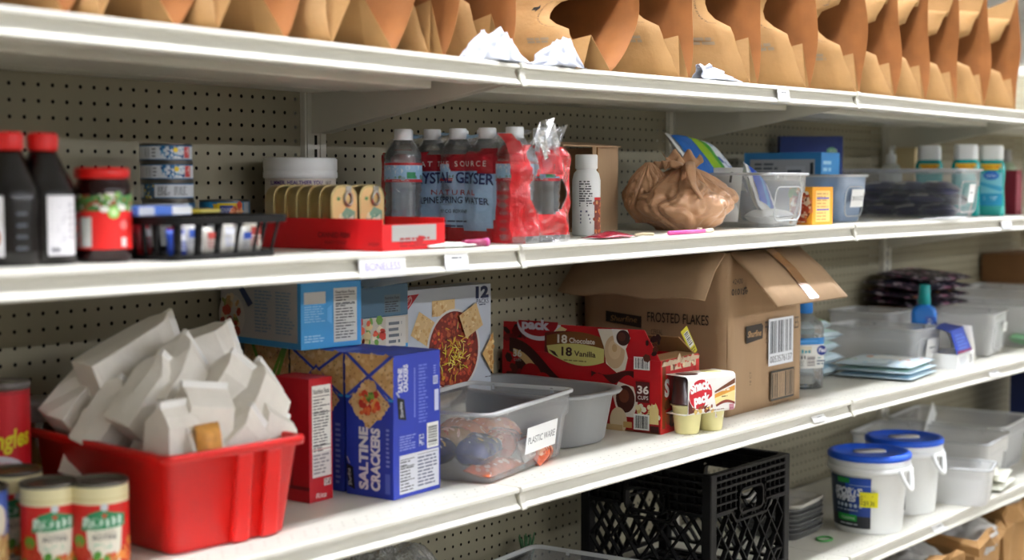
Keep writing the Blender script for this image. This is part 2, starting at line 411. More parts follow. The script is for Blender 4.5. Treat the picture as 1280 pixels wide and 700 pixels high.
def price_tag(lv, X, w, h=.03, lines=None, tilt=0, col='#f4f4f2', dz=-.0195):
    k = max(i for i in range(4) if UP[i] <= X)
    t = SH[lv, k]; s = B(); M = Matrix.Rotation(-.12+tilt, 3, 'X')
    s.box((0, 0, -h/2), (w, .0006, h), M=M)
    o = s.obj('price_tag', mat('tag_paper', '#f4f4f2', .35), t, loc=(X-UP[k], -.0015, dz))
    i = Ink(lambda u, v, l: M @ Vector((-w/2+u, -.0005-l, -h/2+v)))
    if lines:
        for tx, u, v, hh, c in lines: i.text(tx, u, v, hh, c)
    else: i.lines(w*.25, h*.62, w*.7, h*.78, 1, '#55565a'); i.rect(0, 0, w, h*.25, '#dfe2ea')
    i.obj('tag_print', o)
price_tag(2, 1.563, .098, .033, [('BONELESS', .010, .010, .012, '#a79bcb')])
price_tag(2, 1.728, .055, .028)
price_tag(1, 2.765, .05, .026);
price_tag(3, 2.95, .06, .016, tilt=-.5); price_tag(3, 3.98, .07, .016, tilt=-.5)
price_tag(2, 4.04, .075, .022); price_tag(4, 3.62, .07, .02, tilt=-.5)
# ================================================================ top shelf: brown paper bags
M_kraft_shaded = mat('kraft_paper_shaded', '#8a5424', .8, var=.12, vscale=20)  # shade inside the bag mouth, put into a darker kraft colour
def paper_bag(label, X, Y, H=.26, W=.15, op=.08, bulge=.06, lean=0, yaw=0, depth=.36, seed=1, notch=.05, prints=True, dz=0, roll=0):
    t = thing('paper_bag', label, 'paper bag', (X, Y, SZ(1, X)+.001+dz), yaw, 'brown paper bags on the top shelf')
    t.rotation_euler = (roll, 0, yaw)
    r = random.Random(seed); ph = r.uniform(0, 9)
    def side(sg, q, s):
        """sg -1 left panel, +1 right; q 0 bottom..1 top; s 0 mouth..1 back"""
        k = s**.7
        mouth = op*(1-q)**1.5*.5+.004+bulge*math.sin(PI*q)**.9*(.55 if sg < 0 else 1)
        back = W*.5*min(1, (math.sin(PI*min(max(q, .001), .999))*2.2)**.5)
        x = sg*(mouth*(1-k)+back*k)+.006*noise.noise(Vector((q*4, s*3+ph, sg*3)))
        if sg < 0: yf = (.008+.10*q if q < .42 else .05+.05*max(0, 1-((q-.57)/.15)**2)**.5 if q < .72 else .05-.10*(q-.72))+.004*noise.noise(Vector((q*9, ph, 0)))
        else: yf = .004*math.sin(q*7+ph)-.01*math.sin(PI*q)
        y = yf+(depth-yf)*s
        z = H*q*(1-.08*s)+((.05 if sg > 0 else -.015)*(1-s)**4*(max(0, q-.75)/.25)**1.5)+.004*noise.noise(Vector((q*3, s*4, ph)))*(q > .05)
        return (x+lean*max(z, 0), y, max(z, 0))
    n, m = 18, 10
    L = [[side(-1, i/n, j/m) for i in range(n+1)] for j in range(m+1)]
    R = [[side(1, i/n, j/m) for i in range(n+1)] for j in range(m+1)]
    b = B()
    b.loft(L, 0, True, False, False, False); b.obj('side_panel', M_kraft, t, solid=.0008)
    b = B(); b.loft(R, 0, True, False, False, False); b.obj('side_panel', M_kraft_shaded, t, solid=.0008)
    # bottom gusset folds inward at the mouth, top gusset the same, the square bottom closes the back
    def gus(q, up):
        rows = []
        for j in range(m+1):
            a = Vector(L[j][q]); c = Vector(R[j][q]); s = j/m
            mid = (a+c)/2+Vector((0, .012*(1-s), up*.085*(1-s)*H/.26)); rows.append([a, mid, c])
        b = B(); b.loft(rows, 0, False, False, False, False); b.obj('gusset', M_kraft, t, solid=.0008)
    gus(0, 1); gus(n, -.55)
    b = B(); b.add(L[m]+R[m][::-1], [tuple(range(2*n+2))]); b.obj('bag_bottom', M_kraft, t, solid=.0008)
    if prints:
        def fn(u, v, l):
            s = (u)/depth; p = side(-1, v/H, max(s, .02)); return (p[0]-l-.0012, p[1], p[2])
        i = Ink(lambda u, v, l: fn(.125-u, v, l), .004, .0003, .01)
        a = .07
        i.poly([(a, H*.6), (a+.012, H*.6), (a+.012, H*.6-.004), (a+.02, H*.6+.003), (a+.012, H*.6+.01), (a+.012, H*.6+.006), (a, H*.6+.006)], '#2a231c')
        i.text('PLEASE REUSE OR RECYCLE', a+.03, H*.42, .005, '#4a3b2a', fit=H*.38, rot=PI/2)
        i.lines(.03, H*.27, .085, H*.33, 2, '#8d7a60', r, .8, .2)
        i.obj('bag_print', t)
    return t
BAGS = [  # X, Y, H, W, op, bulge, lean, yaw, seed, what
 (1.005, 1.55, .27, .14, .12, .05, .2, .28, 3, 'brown paper bag at the left frame edge, leaning'),
 (1.165, 1.55, .27, .14, .14, .06, .3, .28, 4, 'brown paper bag with folded dark mouth, second from left'),
 (1.345, 1.545, .28, .15, .14, .065, .3, .28, 5, 'brown paper bag with wide dark mouth, third from left'),
 (1.56, 1.545, .28, .16, .16, .07, .3, .25, 6, 'brown paper bag with wide dark mouth, left of the closed pair'),
 (1.745, 1.57, .28, .12, .02, .025, .05, -.02, 8, 'brown paper bag standing closed left of the crumpled white bag'),
 (1.925, 1.60, .27, .11, .03, .025, .05, -.02, 9, 'brown paper bag standing between the two white plastic bags'),
 (2.125, 1.535, .19, .15, .07, .07, .50, .12, 10, 'brown paper bag leaning right with the largest open mouth'),
 (2.425, 1.545, .25, .12, .04, .032, .0, .42, 11, 'brown paper bag leaning right, behind the one with largest mouth'),
 (2.680, 1.54, .29, .12, .04, .032, .0, .42, 12, 'brown paper bag with printed arrow, right of the white bag corner'),
 (2.920, 1.54, .30, .12, .04, .032, .0, .42, 13, 'tall brown paper bag with orange-lit mouth and printed arrow'),
 (3.165, 1.54, .28, .12, .04, .032, .0, .42, 14, 'brown paper bag just before the second shelf joint'),
 (3.355, 1.54, .25, .12, .04, .032, .0, .42, 15, 'brown paper bag past the second shelf joint, first of the peaked five'),
 (3.525, 1.54, .265, .12, .04, .032, .0, .42, 16, 'brown paper bag past the joint, second of the peaked five'),
 (3.710, 1.54, .25, .12, .04, .032, .0, .42, 17, 'brown paper bag past the joint, third of the peaked five'),
 (3.925, 1.54, .27, .12, .04, .032, .0, .42, 18, 'brown paper bag past the joint, fourth of the peaked five'),
 (4.145, 1.54, .27, .12, .04, .032, .0, .42, 19, 'brown paper bag at the right frame edge, last of the peaked five')]
for X, Y, H, W, op, bu, le, ya, sd, wh in BAGS:
    paper_bag(wh, X, Y, H, W, op, bu, le, ya, .40, sd, dz=0, prints=X > 2 and X < 3.3)
def crumple(w, d, h, seed, amp=.25, nu=56, nv=34, flat=.12, freq=2.2, ridge=True):
    b = B(); rings = []; o = Vector((seed*7.3, seed*3.1, seed))
    for j in range(nv+1):
        ph = PI*j/nv; ring = []
        for i in range(nu):
            th = 2*PI*i/nu; p = Vector((math.sin(ph)*math.cos(th), math.sin(ph)*math.sin(th), -math.cos(ph)))
            k = 0
            for q, a in ((1, 1), (2.1, .5), (4.3, .28)):
                x = noise.noise(p*freq*q+o*q); k += a*((1-2*abs(x)) if ridge else x)
            s = 1+amp*(k-.6)
            z = p.z*s; z = max(z, -1+flat)
            ring.append((p.x*s*w/2, p.y*s*d/2, (z+1-flat)/(2-flat)*h))
        rings.append(ring)
    return b.loft(rings, 0, True, True, True)
def white_bag(label, X, Y, hs, w, d, seed, rz=0):
    """a limp film carrier bag: a sheet hung over a crest of heights hs"""
    b = B(); n, m = 44, 22; rings = []
    for i in range(n+1):
        u = i/n; q = u*(len(hs)-1); k = min(int(q), len(hs)-2); h = hs[k]+(hs[k+1]-hs[k])*(q-k); r = []
        for j in range(m+1):
            v = 2*j/m-1; f = noise.noise(Vector((u*5+seed, v*1.2, 1))); g2 = abs(noise.noise(Vector((u*9-v*2, v*2.2, seed))))
            r.append((w*(u-.5)+.012*f, d*v*(.6+.4*math.sin(PI*u))*.5+.010*noise.noise(Vector((u*6, v*3, seed+4))), max(.0008, h*(1-abs(v)**1.4)*(1-.5*g2)+.008*g2*(1-abs(v)))))
        rings.append(r)
    b.loft(rings, 0, True, False, False, False)
    o = b.obj('plastic_bag', M_bagfilm, solid=.0006); o.location = (X, Y, SZ(1, X)+.001); o.rotation_euler = (0, 0, rz)
    return tag(o, label, 'plastic bag', 'crumpled white plastic carrier bags')
M_bagfilm = mat('white_carrier_film', '#cfd3e0', .3)
white_bag('crumpled white plastic bag drooping over the edge left of the first joint', 1.855, 1.548, (.004, .03, .055, .045, .058, .045, .02, .004), .14, .055, 2, -.1)
white_bag('small crumpled white plastic bag tucked right of the first joint', 2.01, 1.545, (.002, .012, .03, .048, .056, .05, .004), .13, .05, 5, -.1)
white_bag('flat white plastic bag corner between two brown bags', 2.55, 1.548, (.03, .034, .022, .012, .004), .15, .05, 9, .0)
# ================================================================ second shelf, left to right
def face_cam(X, Y): return math.atan2(-Y, -X)
M_soy = mat('dark_sauce', '#0c0605', .22, spec=.45)
def sauce_bottle(X, Y, label, seed):
    t = thing('sauce_bottle', label, 'bottle', (X, Y, SZ(2, X)), 0, 'dark sauce bottles with red caps')
    B().lathe([(.036, 0), (.041, .004), (.0415, .02), (.0405, .05), (.0415, .08), (.040, .092), (.034, .105), (.025, .122), (.0185, .136), (.0165, .141)], 40).obj('bottle_body', M_soy, t)
    b = B(); b.lathe([(.0172, .141), (.0178, .143), (.0178, .161), (.0165, .1635)], 36)
    for k in range(24): b.box((.0178*math.cos(k*PI/12), .0178*math.sin(k*PI/12), .144), (.0012, .0012, .016))
    b.obj('cap', M_red, t)
    a = face_cam(X, Y); i = Ink(cyl(.0418, a), .004)
    u0, u1 = (.004, .044) if seed == 2 else (-.045, -.006)
    i.rect(u0, .012, u1, .086, '#e9e7ea')
    if seed == 2:
        i.lines(u0+.004, .02, u1-.012, .08, 12, '#a9a6b0'); i.lines(u1-.011, .03, u1-.004, .078, 6, '#b5b2ba'); i.rect(u0+.004, .016, u0+.016, .021, '#77757c')
    else:
        i.disc(u1-.012, .035, .008, .012, '#b4713f'); i.lines(u0+.003, .05, u1-.004, .08, 5, '#c8a8b8')
    i.obj('bottle_label', t, label='off-white label')
    i = Ink(cyl(.0419, a), .004)
    for k in range(4): i.rect(.052 if seed == 2 else .008, .02+k*.014, .064 if seed == 2 else .022, .024+k*.014, '#3c4148')
    i.obj('embossed_bars', t)
sauce_bottle(1.015, 1.625, 'dark sauce bottle with red cap cut by the left frame edge', 1)
sauce_bottle(1.062, 1.622, 'dark sauce bottle with red cap and white back label, beside the jam jar', 2)
def jar(X, Y, r, h, label, small=False):
    t = thing('jam_jar', label, 'jar', (X, Y, SZ(2, X)))
    B().lathe([(r*.9, 0), (r, .005), (r, h*.72), (r*.93, h*.82), (r*.86, h*.87), (r*.86, h*.9)], 40).obj('jar_body', mat('dark_preserve', '#230707', .15, spec=.5), t)
    B().lathe([(r*.92, h*.885), (r*.95, h*.89), (r*.95, h*.985), (r*.88, h)], 40).obj('lid', M_red, t)
    if small: return
    i = Ink(cyl(r*1.003, face_cam(X, Y)), .004); c = r*PI*.5
    i.rect(-c, .017, c, .085, '#e0201c'); i.rect(-c, .066, c, .085, '#4a8040')
    i.spots(-c, .068, c, .088, 110, .002, .005, ['#3f7a35', '#4f8a40', '#2f6a2c', '#b02a2a', '#8ab060', '#e7e3da'], 3)
    i.disc(.014, .064, .008, .008, '#8fcf5a'); i.disc(.014, .064, .0045, .0045, '#d8efb4')
    i.disc(.002, .068, .006, .004, '#f2efe8'); i.disc(.026, .07, .006, .004, '#f2efe8')
    i.barcode(-.030, .02, -.014, .058, horiz=True, fg='#5a6a62'); i.rect(.024, .02, .032, .032, '#f3e3e0'); i.disc(.028, .048, .006, .006, '#f07a76')
    i.obj('jar_label', t, label='red label with green fruit picture')
jar(1.142, 1.612, .0365, .121, 'jam jar with red lid and red fruit label')
jar(1.155, 1.80, .022, .125, 'small red-lidded jar mostly hidden behind the jam jar', True)
M_tin_dark = mat('tin_dark_reflection', '#77746e', .35, metal=1)  # tin with the dark reflection of the shelf underside put into its colour
def tin(root_or_none, X, Y, z, r, h, label, group, paint, lid=M_tin_dark):
    t = thing('food_tin', label, 'tin', (X, Y, z), 0, group)
    B().lathe([(r, 0), (r*1.012, .0008), (r*1.012, .0022), (r*.985, .0032), (r*.985, h-.0032), (r*1.012, h-.0022), (r*1.012, h-.0008), (r, h), (r*.95, h), (r*.94, h-.003), (r*.2, h-.003)], 48).obj('can_body', lid, t)
    i = Ink(cyl(r*.988, face_cam(X, Y)), .004); paint(i, r*PI*.6, h); i.obj('can_label', t)
    return t
def tuna_art(kind):
    def f(i, c, h):
        a, b = .0035, h-.0035; i.rect(-c, a, c, b, '#d4d8dc')
        i.rect(-c, a, c, a+.0015, '#2f6fa0'); i.rect(-c, b-.0015, c, b, '#2f6fa0')
        if kind:
            i.barcode(-.036, a+.003, -.026, b-.003, '#c4c8cc', '#3a3c42', horiz=True); i.lines(-.022, a+.003, -.014, b-.003, 3, '#70747a')
            i.spots(-.008, a+.002, .028, b-.002, 60, .001, .004, ['#2a72a8', '#1e4f86', '#4f9cc4', '#dce4e8'], 7)
            i.disc(.015, b-.007, .004, .004, '#e8c81c'); i.rect(.03, a+.003, .042, b-.002, '#c94a4a'); i.text('4', .033, a+.008, .012, '#e8dada')
        else:
            i.rect(-.042, a, -.020, b, '#3a5468'); i.spots(-.042, a, -.022, b, 24, .001, .003, ['#2a72a8', '#d8c020', '#9fb4bc'], 4)
            i.lines(-.015, a+.004, .004, b-.004, 5, '#5a5e66'); i.lines(.01, a+.004, .034, b-.004, 5, '#5a5e66')
    return f
def plain_art(i, c, h):
    i.rect(-c, .004, c, h-.004, '#bfc2c4'); i.lines(-.038, .008, .0, h-.007, 4, '#6d7076'); i.barcode(.008, .006, .02, h-.006, '#bfc2c4', '#33363c', horiz=True); i.rect(.034, .004, c, h-.004, '#28608a')
g = 'stack of silver fish tins'
tx, ty, tz = 1.455, 1.882, SZ(2, 1.455)
tin(None, tx, ty, tz, .0405, .045, 'hidden taller tin at the bottom of the fish tin stack', g, plain_art)
for k, (art, nm) in enumerate([(plain_art, 'lowest visible'), (tuna_art(0), 'third from top'), (tuna_art(1), 'second from top'), (tuna_art(1), 'topmost')]):
    tin(None, tx+(.001, -.001, -.0015, -.003)[k], ty, tz+.0452+.0295*k, .0405, .0293, 'pale blue printed fish tin, %s of the stack' % nm, g, art)
def chicken_art(i, c, h):
    i.rect(-c, .0035, c, h-.0035, '#2b86b8'); i.rect(-.036, .006, -.008, h*.8, '#d9b023'); i.rect(-.012, .005, .03, h-.005, '#e0c31e')
    i.disc(-.030, h*.66, .012, .008, '#2b86b8'); i.rect(-.008, .009, .013, h-.009, '#2c3c86'); i.text('CHUNK', -.006, h*.45, .006, '#d8dce8', fit=.017); i.text('CHICKEN', -.006, h*.28, .005, '#d8dce8', fit=.017)
    i.spots(.010, .005, .03, h*.62, 26, .002, .005, ['#d88850', '#e6b080', '#c0562c'], 5); i.disc(.024, h*.74, .005, .006, '#c8442c'); i.rect(.033, .004, .047, h-.004, '#b8c4cc'); i.lines(.035, .007, .045, h-.006, 5, '#6a7080')
    i.spots(-.05, .004, -.012, .012, 16, .002, .004, ['#c88a5a', '#e0c090'], 9)
tin(None, 1.552, 1.862, SZ(2, 1.55), .0405, .041, 'hidden tin under the blue and yellow tin', 'short stack of meat tins', plain_art)
tin(None, 1.552, 1.862, SZ(2, 1.55)+.0412, .0405, .034, 'blue and yellow meat tin beside the fish tin stack', 'short stack of meat tins', chicken_art)
# black basket with packets
def basket():
    X, Y = 1.285, 1.645; W, D, H = .215, .20, .058
    t = thing('black_basket', 'black slotted plastic basket holding mixed packets, at the shelf edge', 'basket', (X, Y, SZ(2, X)), .13)
    b = B(); b.loft([rrect(W*.9, D*.9, .012, 0), rrect(W*.9, D*.9, .012, .003)]); b.obj('basket_floor', M_black, t)
    b = B(); b.loft([rrect(W, D, .014, H-.011), rrect(W+.016, D+.016, .018, H-.011), rrect(W+.018, D+.018, .018, H), rrect(W-.006, D-.006, .012, H), rrect(W-.006, D-.006, .012, H-.011), rrect(W, D, .014, H-.011)], 0, False, False, False).obj('rim', M_black, t)
    b = B()
    for k in range(6):
        a = -W/2+.008+(W-.016)*k/5
        for y in (-D/2, D/2): b.tube([(a*.9, y*.9, 0), (a, y, H-.003)], .0055, 6, flat=.4)
    for k in range(1, 8):
        a = -D/2+.008+(D-.016)*k/8
        for x in (-W/2, W/2): b.tube([(x*.9, a*.9, 0), (x, a, H-.003)], .0035, 6)
    b.obj('side_slats', M_black, t)['kind'] = 'stuff'
    b = B()
    for z in (.0005,): b.loft([rrect(W*.93+.002, D*.93+.002, .012, z), rrect(W*.93+.004, D*.93+.004, .012, z+.008), rrect(W*.93-.002, D*.93-.002, .012, z+.008), rrect(W*.93-.002, D*.93-.002, .012, z), rrect(W*.93+.002, D*.93+.002, .012, z)], 0, False, False, False)
    b.obj('side_band', M_black, t)
    M = Matrix.Rotation(.13, 4, 'Z'); z0 = SZ(2, X)
    rr = random.Random(4)
    for k, (x, y, c, nm) in enumerate([(-.075, -.075, '#1c3f9e', 'dark blue seasoning'), (-.045, -.072, '#e8e6e0', 'white and blue seasoning'), (-.012, -.07, '#dcd8cc', 'cream'), (.022, -.074, '#e4e0d4', 'pale folded'), (.055, -.07, '#d8d6ce', 'pale rumpled'), (.08, -.066, '#ece8da', 'white gravy'), (-.06, .0, '#b81c28', 'red'), (.02, .02, '#ba3034', 'red and white'), (.07, -.02, '#c02838', 'bright red')]):
        p = M @ Vector((x, y, 0)); o = thing('sauce_packet', '%s packet in the black basket' % nm, 'packet', (X+p.x, Y+p.y, z0+.005), .13+rr.uniform(-.2, .2), 'packets in the black basket', rx=rr.uniform(-.15, .1))
        ww = rr.uniform(.026, .032); hh = rr.uniform(.034, .046)
        B().loft([[(sx*ww/2*(1+.06*math.sin(zz*9)), sy*th, zz*hh) for sx, sy in ((-1, -.3), (0, -1), (1, -.3), (1, .3), (0, 1), (-1, .3))] for zz, th in ((0, .002), (.2, .007), (.6, .008), (.85, .004), (1, .0012))], 0, True).obj('pouch', mat('pouch_%d' % k, c, .3), o)
        i = Ink(lambda u, v, l: (u, -.0085-l, v)); i.rect(-ww*.3, hh*.55, ww*.3, hh*.8, ['#e8e8ee', '#2a52a8', '#b8443a'][k % 3]); i.lines(-ww*.35, hh*.2, ww*.35, hh*.5, 3, ['#c8cce0', '#8c8c90', '#a03a30'][k % 3]); i.obj('pouch_print', o)
    for nm, x, y, w_, d_, h_, c, c2, zz, ry in (('flat blue and white box lying across the basket rim', -.075, -.03, .10, .05, .013, '#4a72c8', '#eef0f4', H+.001, 0), ('flat yellow-edged tin lid lying on the basket rim', .035, .03, .11, .06, .006, '#cdb83a', '#d8cc70', H+.001, 0)):
        p = M @ Vector((x, y, 0)); o = thing('flat_packet', nm, 'packet', (X+p.x, Y+p.y, z0+zz), .13)
        B().box((0, 0, 0), (w_, d_, h_)).obj('carton', mat('flat_'+c[1:], c, .4), o, bevel=.002)
        i = Ink(front(w_, d_, h_)); i.rect(w_*.62, .001, w_*.98, h_-.001, c2); i.rect(.002, .001, w_*.3, h_-.001, '#c8ccd8' if 'blue' in nm else c); i.obj('printing', o)
basket()
# white tub of shake powder
t = thing('powder_tub', 'white round tub of shake powder with ribbed lid behind the sardine tins', 'tub', (1.775, 1.925, SZ(2, 1.775)))
B().lathe([(.058, 0), (.062, .004), (.062, .109), (.060, .114)], 48).obj('tub_body', mat('cream_plastic', '#d8d2c6', .4), t)
B().lathe([(.0635, .110), (.065, .112), (.065, .120), (.0635, .122), (.0645, .125), (.0645, .143), (.061, .146)], 48).obj('lid', M_white, t)
i = Ink(cyl(.0625, face_cam(1.775, 1.925)), .004); i.text('SLIMMER, HEALTHIER YOU', -.06, .0995, .007, '#5a3a86', fit=.1, bold=.02); i.text('1 SHAKE AWAY', -.05, .090, .007, '#5a3a86', fit=.06, bold=.02); i.text('NUT', .048, .0995, .006, '#4a3a30', fit=.014); i.disc(.03, .084, .012, .006, '#9a6a48'); i.rect(-.08, .01, .08, .07, '#d9cfbb'); i.obj('tub_label', t)
# red tray of sardine tins
X, Y = 1.545, 1.70; z0 = SZ(2, X)
M_traycard = mat('red_card', '#d01218', .45)
t = thing('display_tray', 'red cardboard display tray holding a row of sardine tins', 'tray', (1.64, 1.73, z0), .06)
TW, TD = .150, .385
def open_tray(t, w, d, h, hf, m, th=.002):
    B().box((0, 0, 0), (w, d, th)).obj('tray_floor', m, t)
    for s, hh in ((-1, h), (1, h)): B().box((s*(w/2-th/2), 0, 0), (th, d, hh)).obj('side_wall', m, t)
    for s, hh in ((-1, hf), (1, h)): B().box((0, s*(d/2-th/2), 0), (w-2*th, th, hh)).obj('end_wall', m, t)
open_tray(t, TW, TD, .048, .040, M_traycard)
B().box((0, -TD/2+.0035, .02), (TW-.03, .0006, .0195)).obj('grey_liner', mat('grey_card', '#a8a8a4', .7), t)
i = Ink(left(TW, TD, .05)); i.text('CANNED FISH', TD-.13, .019, .008, '#6a0a10', bold=.02, fit=.065); i.text('READY TO EAT', TD-.115, .009, .005, '#6a0a10', fit=.045); i.text('KEEP', TD-.026, .008, .005, '#6a0a10', fit=.02); i.obj('tray_print', t)
i = Ink(front(TW, TD, .04)); i.rect(.022, .014, TW-.022, .0385, '#a6a5a0'); i.lines(.04, .004, .12, .02, 3, '#9c1016', fill=.6); i.poly([(.07, .004), (.085, .022), (.10, .02), (.092, .006)], '#a81418'); i.obj('tray_print', t)
def sardine(label, X, Y, rz):
    t = thing('sardine_tin', label, 'tin', (X, Y, z0+.0025), rz, 'sardine tins standing in the red tray')
    w_, h_, d_ = .060, .097, .022
    def rr(y, k=1): return [(p[0], y, p[1]+h_/2) for p in rrect(w_*k, h_*k, .022*k, 0, 6)]
    B().loft([rr(-d_/2, .95), rr(-d_/2, 1.0), rr(-d_/2+.002, 1.0), rr(-d_/2+.0025, .965), rr(d_/2-.002, .965), rr(d_/2, .93)], 0, True).obj('can_body', M_gold, t)
    i = Ink(lambda u, v, l: (u, -d_/2-l, v)); pts = [(p[0], p[2]) for p in rr(0, .91)]; i.poly(pts, '#e3c98a')
    i.poly([(-.02, .012), (.02, .012), (.024, .055), (.004, .062), (-.014, .045)], '#7fae94'); i.spots(-.02, .012, .02, .05, 14, .002, .006, ['#5f9a84', '#a8c8a8', '#e8e0b8'], 5); i.disc(-.014, .075, .004, .003, '#5a8a50'); i.poly([(.0, .04), (.018, .02), (.02, .05)], '#d0dcc8'); i.obj('lid_print', t)
    pr_ = B().tube([(.0085*math.cos(a)+.006, -d_/2-.0025, .075+.010*math.sin(a)) for a in [k*PI/8 for k in range(16)]], .0026, 6, closed=True).obj('pull_ring', M_tin, t)
    B().box((.008, -d_/2-.0015, .083), (.012, .002, .012)).obj('ring_tab', M_tin, pr_, bevel=.001)
    return t
s0 = None
MT = Matrix.Rotation(.06, 4, 'Z')
names = ['nearest sardine tin in the left row of the red tray', 'second sardine tin in the left row of the red tray', 'third sardine tin in the left row of the red tray', 'fourth sardine tin in the left row of the red tray', 'fifth sardine tin in the left row of the red tray', 'rearmost sardine tin in the left row of the red tray']
for k in range(6):
    p = MT @ Vector((-.040, -.075+.0245*k, 0))
    if not s0: s0 = sardine(names[0], 1.64+p.x, 1.73+p.y, .06)
    else: dup(s0, (1.64+p.x, 1.73+p.y, z0+.0025), None, names[k])
for k, nm in enumerate(['front sardine tin in the right row, picture facing out', 'second sardine tin in the right row of the red tray']):
    p = MT @ Vector((.036, -.065+.0255*k, 0)); dup(s0, (1.64+p.x, 1.73+p.y, z0+.0025), None, nm)
# ---------------------------------------------------------------- water bottles
M_pet = clear('clear_pet', '#f2f6f8', .015, .04, .16, 1.0)
M_capw = mat('milky_cap', '#e9ecee', .35)
BOT = [(.026, 0), (.0315, .004), (.0322, .012)]
for k in range(6): BOT += [(.0300, .016+k*.0135), (.0323, .0225+k*.0135)]
BOT += [(.0318, .100), (.0318, .135), (.0325, .139), (.0318, .143), (.0325, .148), (.029, .158), (.021, .170), (.0145, .178), (.0135, .182)]
def water_bottle(label, X, Y, z, group, full=True, paint=True):
    t = thing('water_bottle', label, 'bottle', (X, Y, z), 0, group)
    B().lathe(BOT, 36, cap1=False).obj('bottle_shell', M_pet, t)
    if full: B().lathe([(r*.965, zz+(.001 if k == 0 else 0)) for k, (r, zz) in enumerate(BOT[:-4])]+[(.02, .1585)], 36).obj('water', M_water, t)
    b = B(); b.lathe([(.0148, .178), (.0155, .18), (.0155, .194), (.0140, .1955)], 30)
    b.lathe([(.0165, .1765), (.0165, .1785)], 24)
    b.obj('cap', M_capw, t)
    if paint:
        a = face_cam(X, Y); i = Ink(cyl(.0326, a), .004); c = .0326*PI
        i.rect(-c, .104, c, .137, '#9cc8e8'); i.spots(-c, .12, c, .133, 16, .004, .008, ['#dceaf4', '#c0dcf0'], 5); i.rect(-c, .104, c, .109, '#b8202a'); i.rect(-c, .133, c, .137, '#b8202a')
        i.spots(-c, .109, c, .113, 30, .002, .005, ['#4b6f7c', '#8fb0c0', '#5f8a78'], 3); i.rect(.006, .110, .022, .121, '#1d8c58'); i.text('SPRING WATER', -.02, .105, .003, '#e8d8da', fit=.03)
        i.obj('bottle_label', t)
    return t
water_bottle('single clear water bottle standing free behind the red tray', 1.868, 1.765, SZ(2, 1.868), None)
g = 'water bottles inside the red shrink wrap'
PX, PY = 1.912, 1.545
w0 = None
ord_ = ('front', 'second', 'third', 'fourth', 'rear')
for c in range(2):
    for r in range(5):
        nm = '%s water bottle of the %s file in the red shrink wrap' % (ord_[r], ('left', 'right')[c])
        x, y = PX+.036+.075*c+.004*(r % 2), PY+.036+.064*r
        if not w0: w0 = water_bottle(nm, x, y, SZ(2, 1.9)+.002, g)
        else: dup(w0, (x, y, SZ(2, 1.9)+.002), None, nm)
# the torn shrink wrap with its print
t = thing('shrink_wrap', 'torn red and blue printed shrink wrap around the pack of water bottles', 'wrapper', (PX, PY, SZ(2, 1.9)+.001))
M_fred = clear('red_printed_film', '#d8141f', .66, .12, .4, .8, .9, 45); M_fblue = clear('blue_printed_film', '#b4dcff', .92, .15, .2, .7, .5, 45); M_fmar = clear('maroon_printed_film', '#b01c2a', .9, .15, .2, .7, .5, 45)
WY, WX, WH = .325, .155, .19
def wn(a, b_, s=1): return noise.noise(Vector((a*18, b_*18, s*5.3)))
def lsurf(u, v, l=0):
    """left side; u 0 rear..WY front"""
    y = WY-u; k = abs(math.sin(PI*y/.064)); x = .012-.012*k*.5+.007*(.5-abs(wn(u*1.3+v*.8, v-u*.3)))
    if v > .15: x += (v-.15)*1.1
    if u > WY-.03: x += (u-WY+.03)**2*9
    return (x-l-.003, y, v)
def fsurf(u, v, l=0):
    k = abs(math.sin(PI*(u-.0)/.0775)); y = .006-.012*k*.6+.012*(.5-abs(wn(u*.9+v*.9+3, v*.8-u)))+.006*wn(u*2, v*2, 7)
    if v > .15: y += (v-.15)*.9
    if u < .03: y += (.03-u)**2*9
    return (u-.003, y-l-.004, v)
def sheet(name, fn, U, V, nu, nv, cls, mats):
    b = B()
    for i in range(nu):
        for j in range(nv):
            c = cls((i+.5)*U/nu, (j+.5)*V/nv)
            if c is None: continue
            b.add([fn(U*(i+a)/nu, V*(j+e)/nv) for a, e in ((0, 0), (1, 0), (1, 1), (0, 1))], [(0, 1, 2, 3)], c, True)
    return b.obj(name, mats, t)
def cl(u, v):
    if v > .178+.01*wn(u, 0): return None
    if u > WY-.055+.008*wn(v, 3): return 0 if v < .165 else 3
    if v > .155+.006*math.sin(u*30): return 3
    if u < .03: return 0
    if v < .02+.016*math.sin(u*14)**2: return 0
    if v > .128-.012*(u/WY): return 2
    return 1
sheet('film_side', lsurf, WY, .195, 66, 40, cl, [M_fred, M_fblue, M_fmar, M_film])
def cf(u, v):
    e = ((u-.085)/.05)**2+((v-.083)/.034)**2+.16*wn(u, v, 3)
    if e < 1: return None
    if e < 1.1: return 3
    if v > .165 and u > .05: return None
    if abs(u-.045) < .025*(v-.10)/.09+.003*wn(v, 2) and v > .1: return 3
    if v < .012: return 3
    return 0
sheet('film_end', fsurf, WX, .185, 40, 46, cf, [M_fred, M_fblue, M_fmar, M_film])
def tsurf(u, v, l=0): return (.02+(WX-.03)*u, .02+(WY-.02)*v, .188+.010*wn(u*.4, v*.4, 2)-.02*(abs(u-.5)*2)**3)
sheet('film_top', tsurf, 1, 1, 14, 24, lambda u, v: None if (u > .55 and v < .35) else (1 if .15 < u < .5 and v > .2 else 3), [M_fred, M_fblue, M_fmar, M_film])
b = B(); rr = random.Random(5)
for k in range(7):
    x, y = (.05, .0) if k < 4 else (.085, .004); a = rr.uniform(0, 6)
    b.loft([[(x+.012*q*math.cos(a+k)+.01*s, y-.004+.012*math.sin(a+s*2+k), .16+.012*k % .03+.02*q+.004*s) for q in (-1, -.3, .4, 1)] for s in (0, 1, 2, 2.6)], 0, True, False, False, False)
b.obj('torn_film_scraps', M_film, t)
i = Ink(lambda u, v, l: lsurf(u, v, l+.0015))
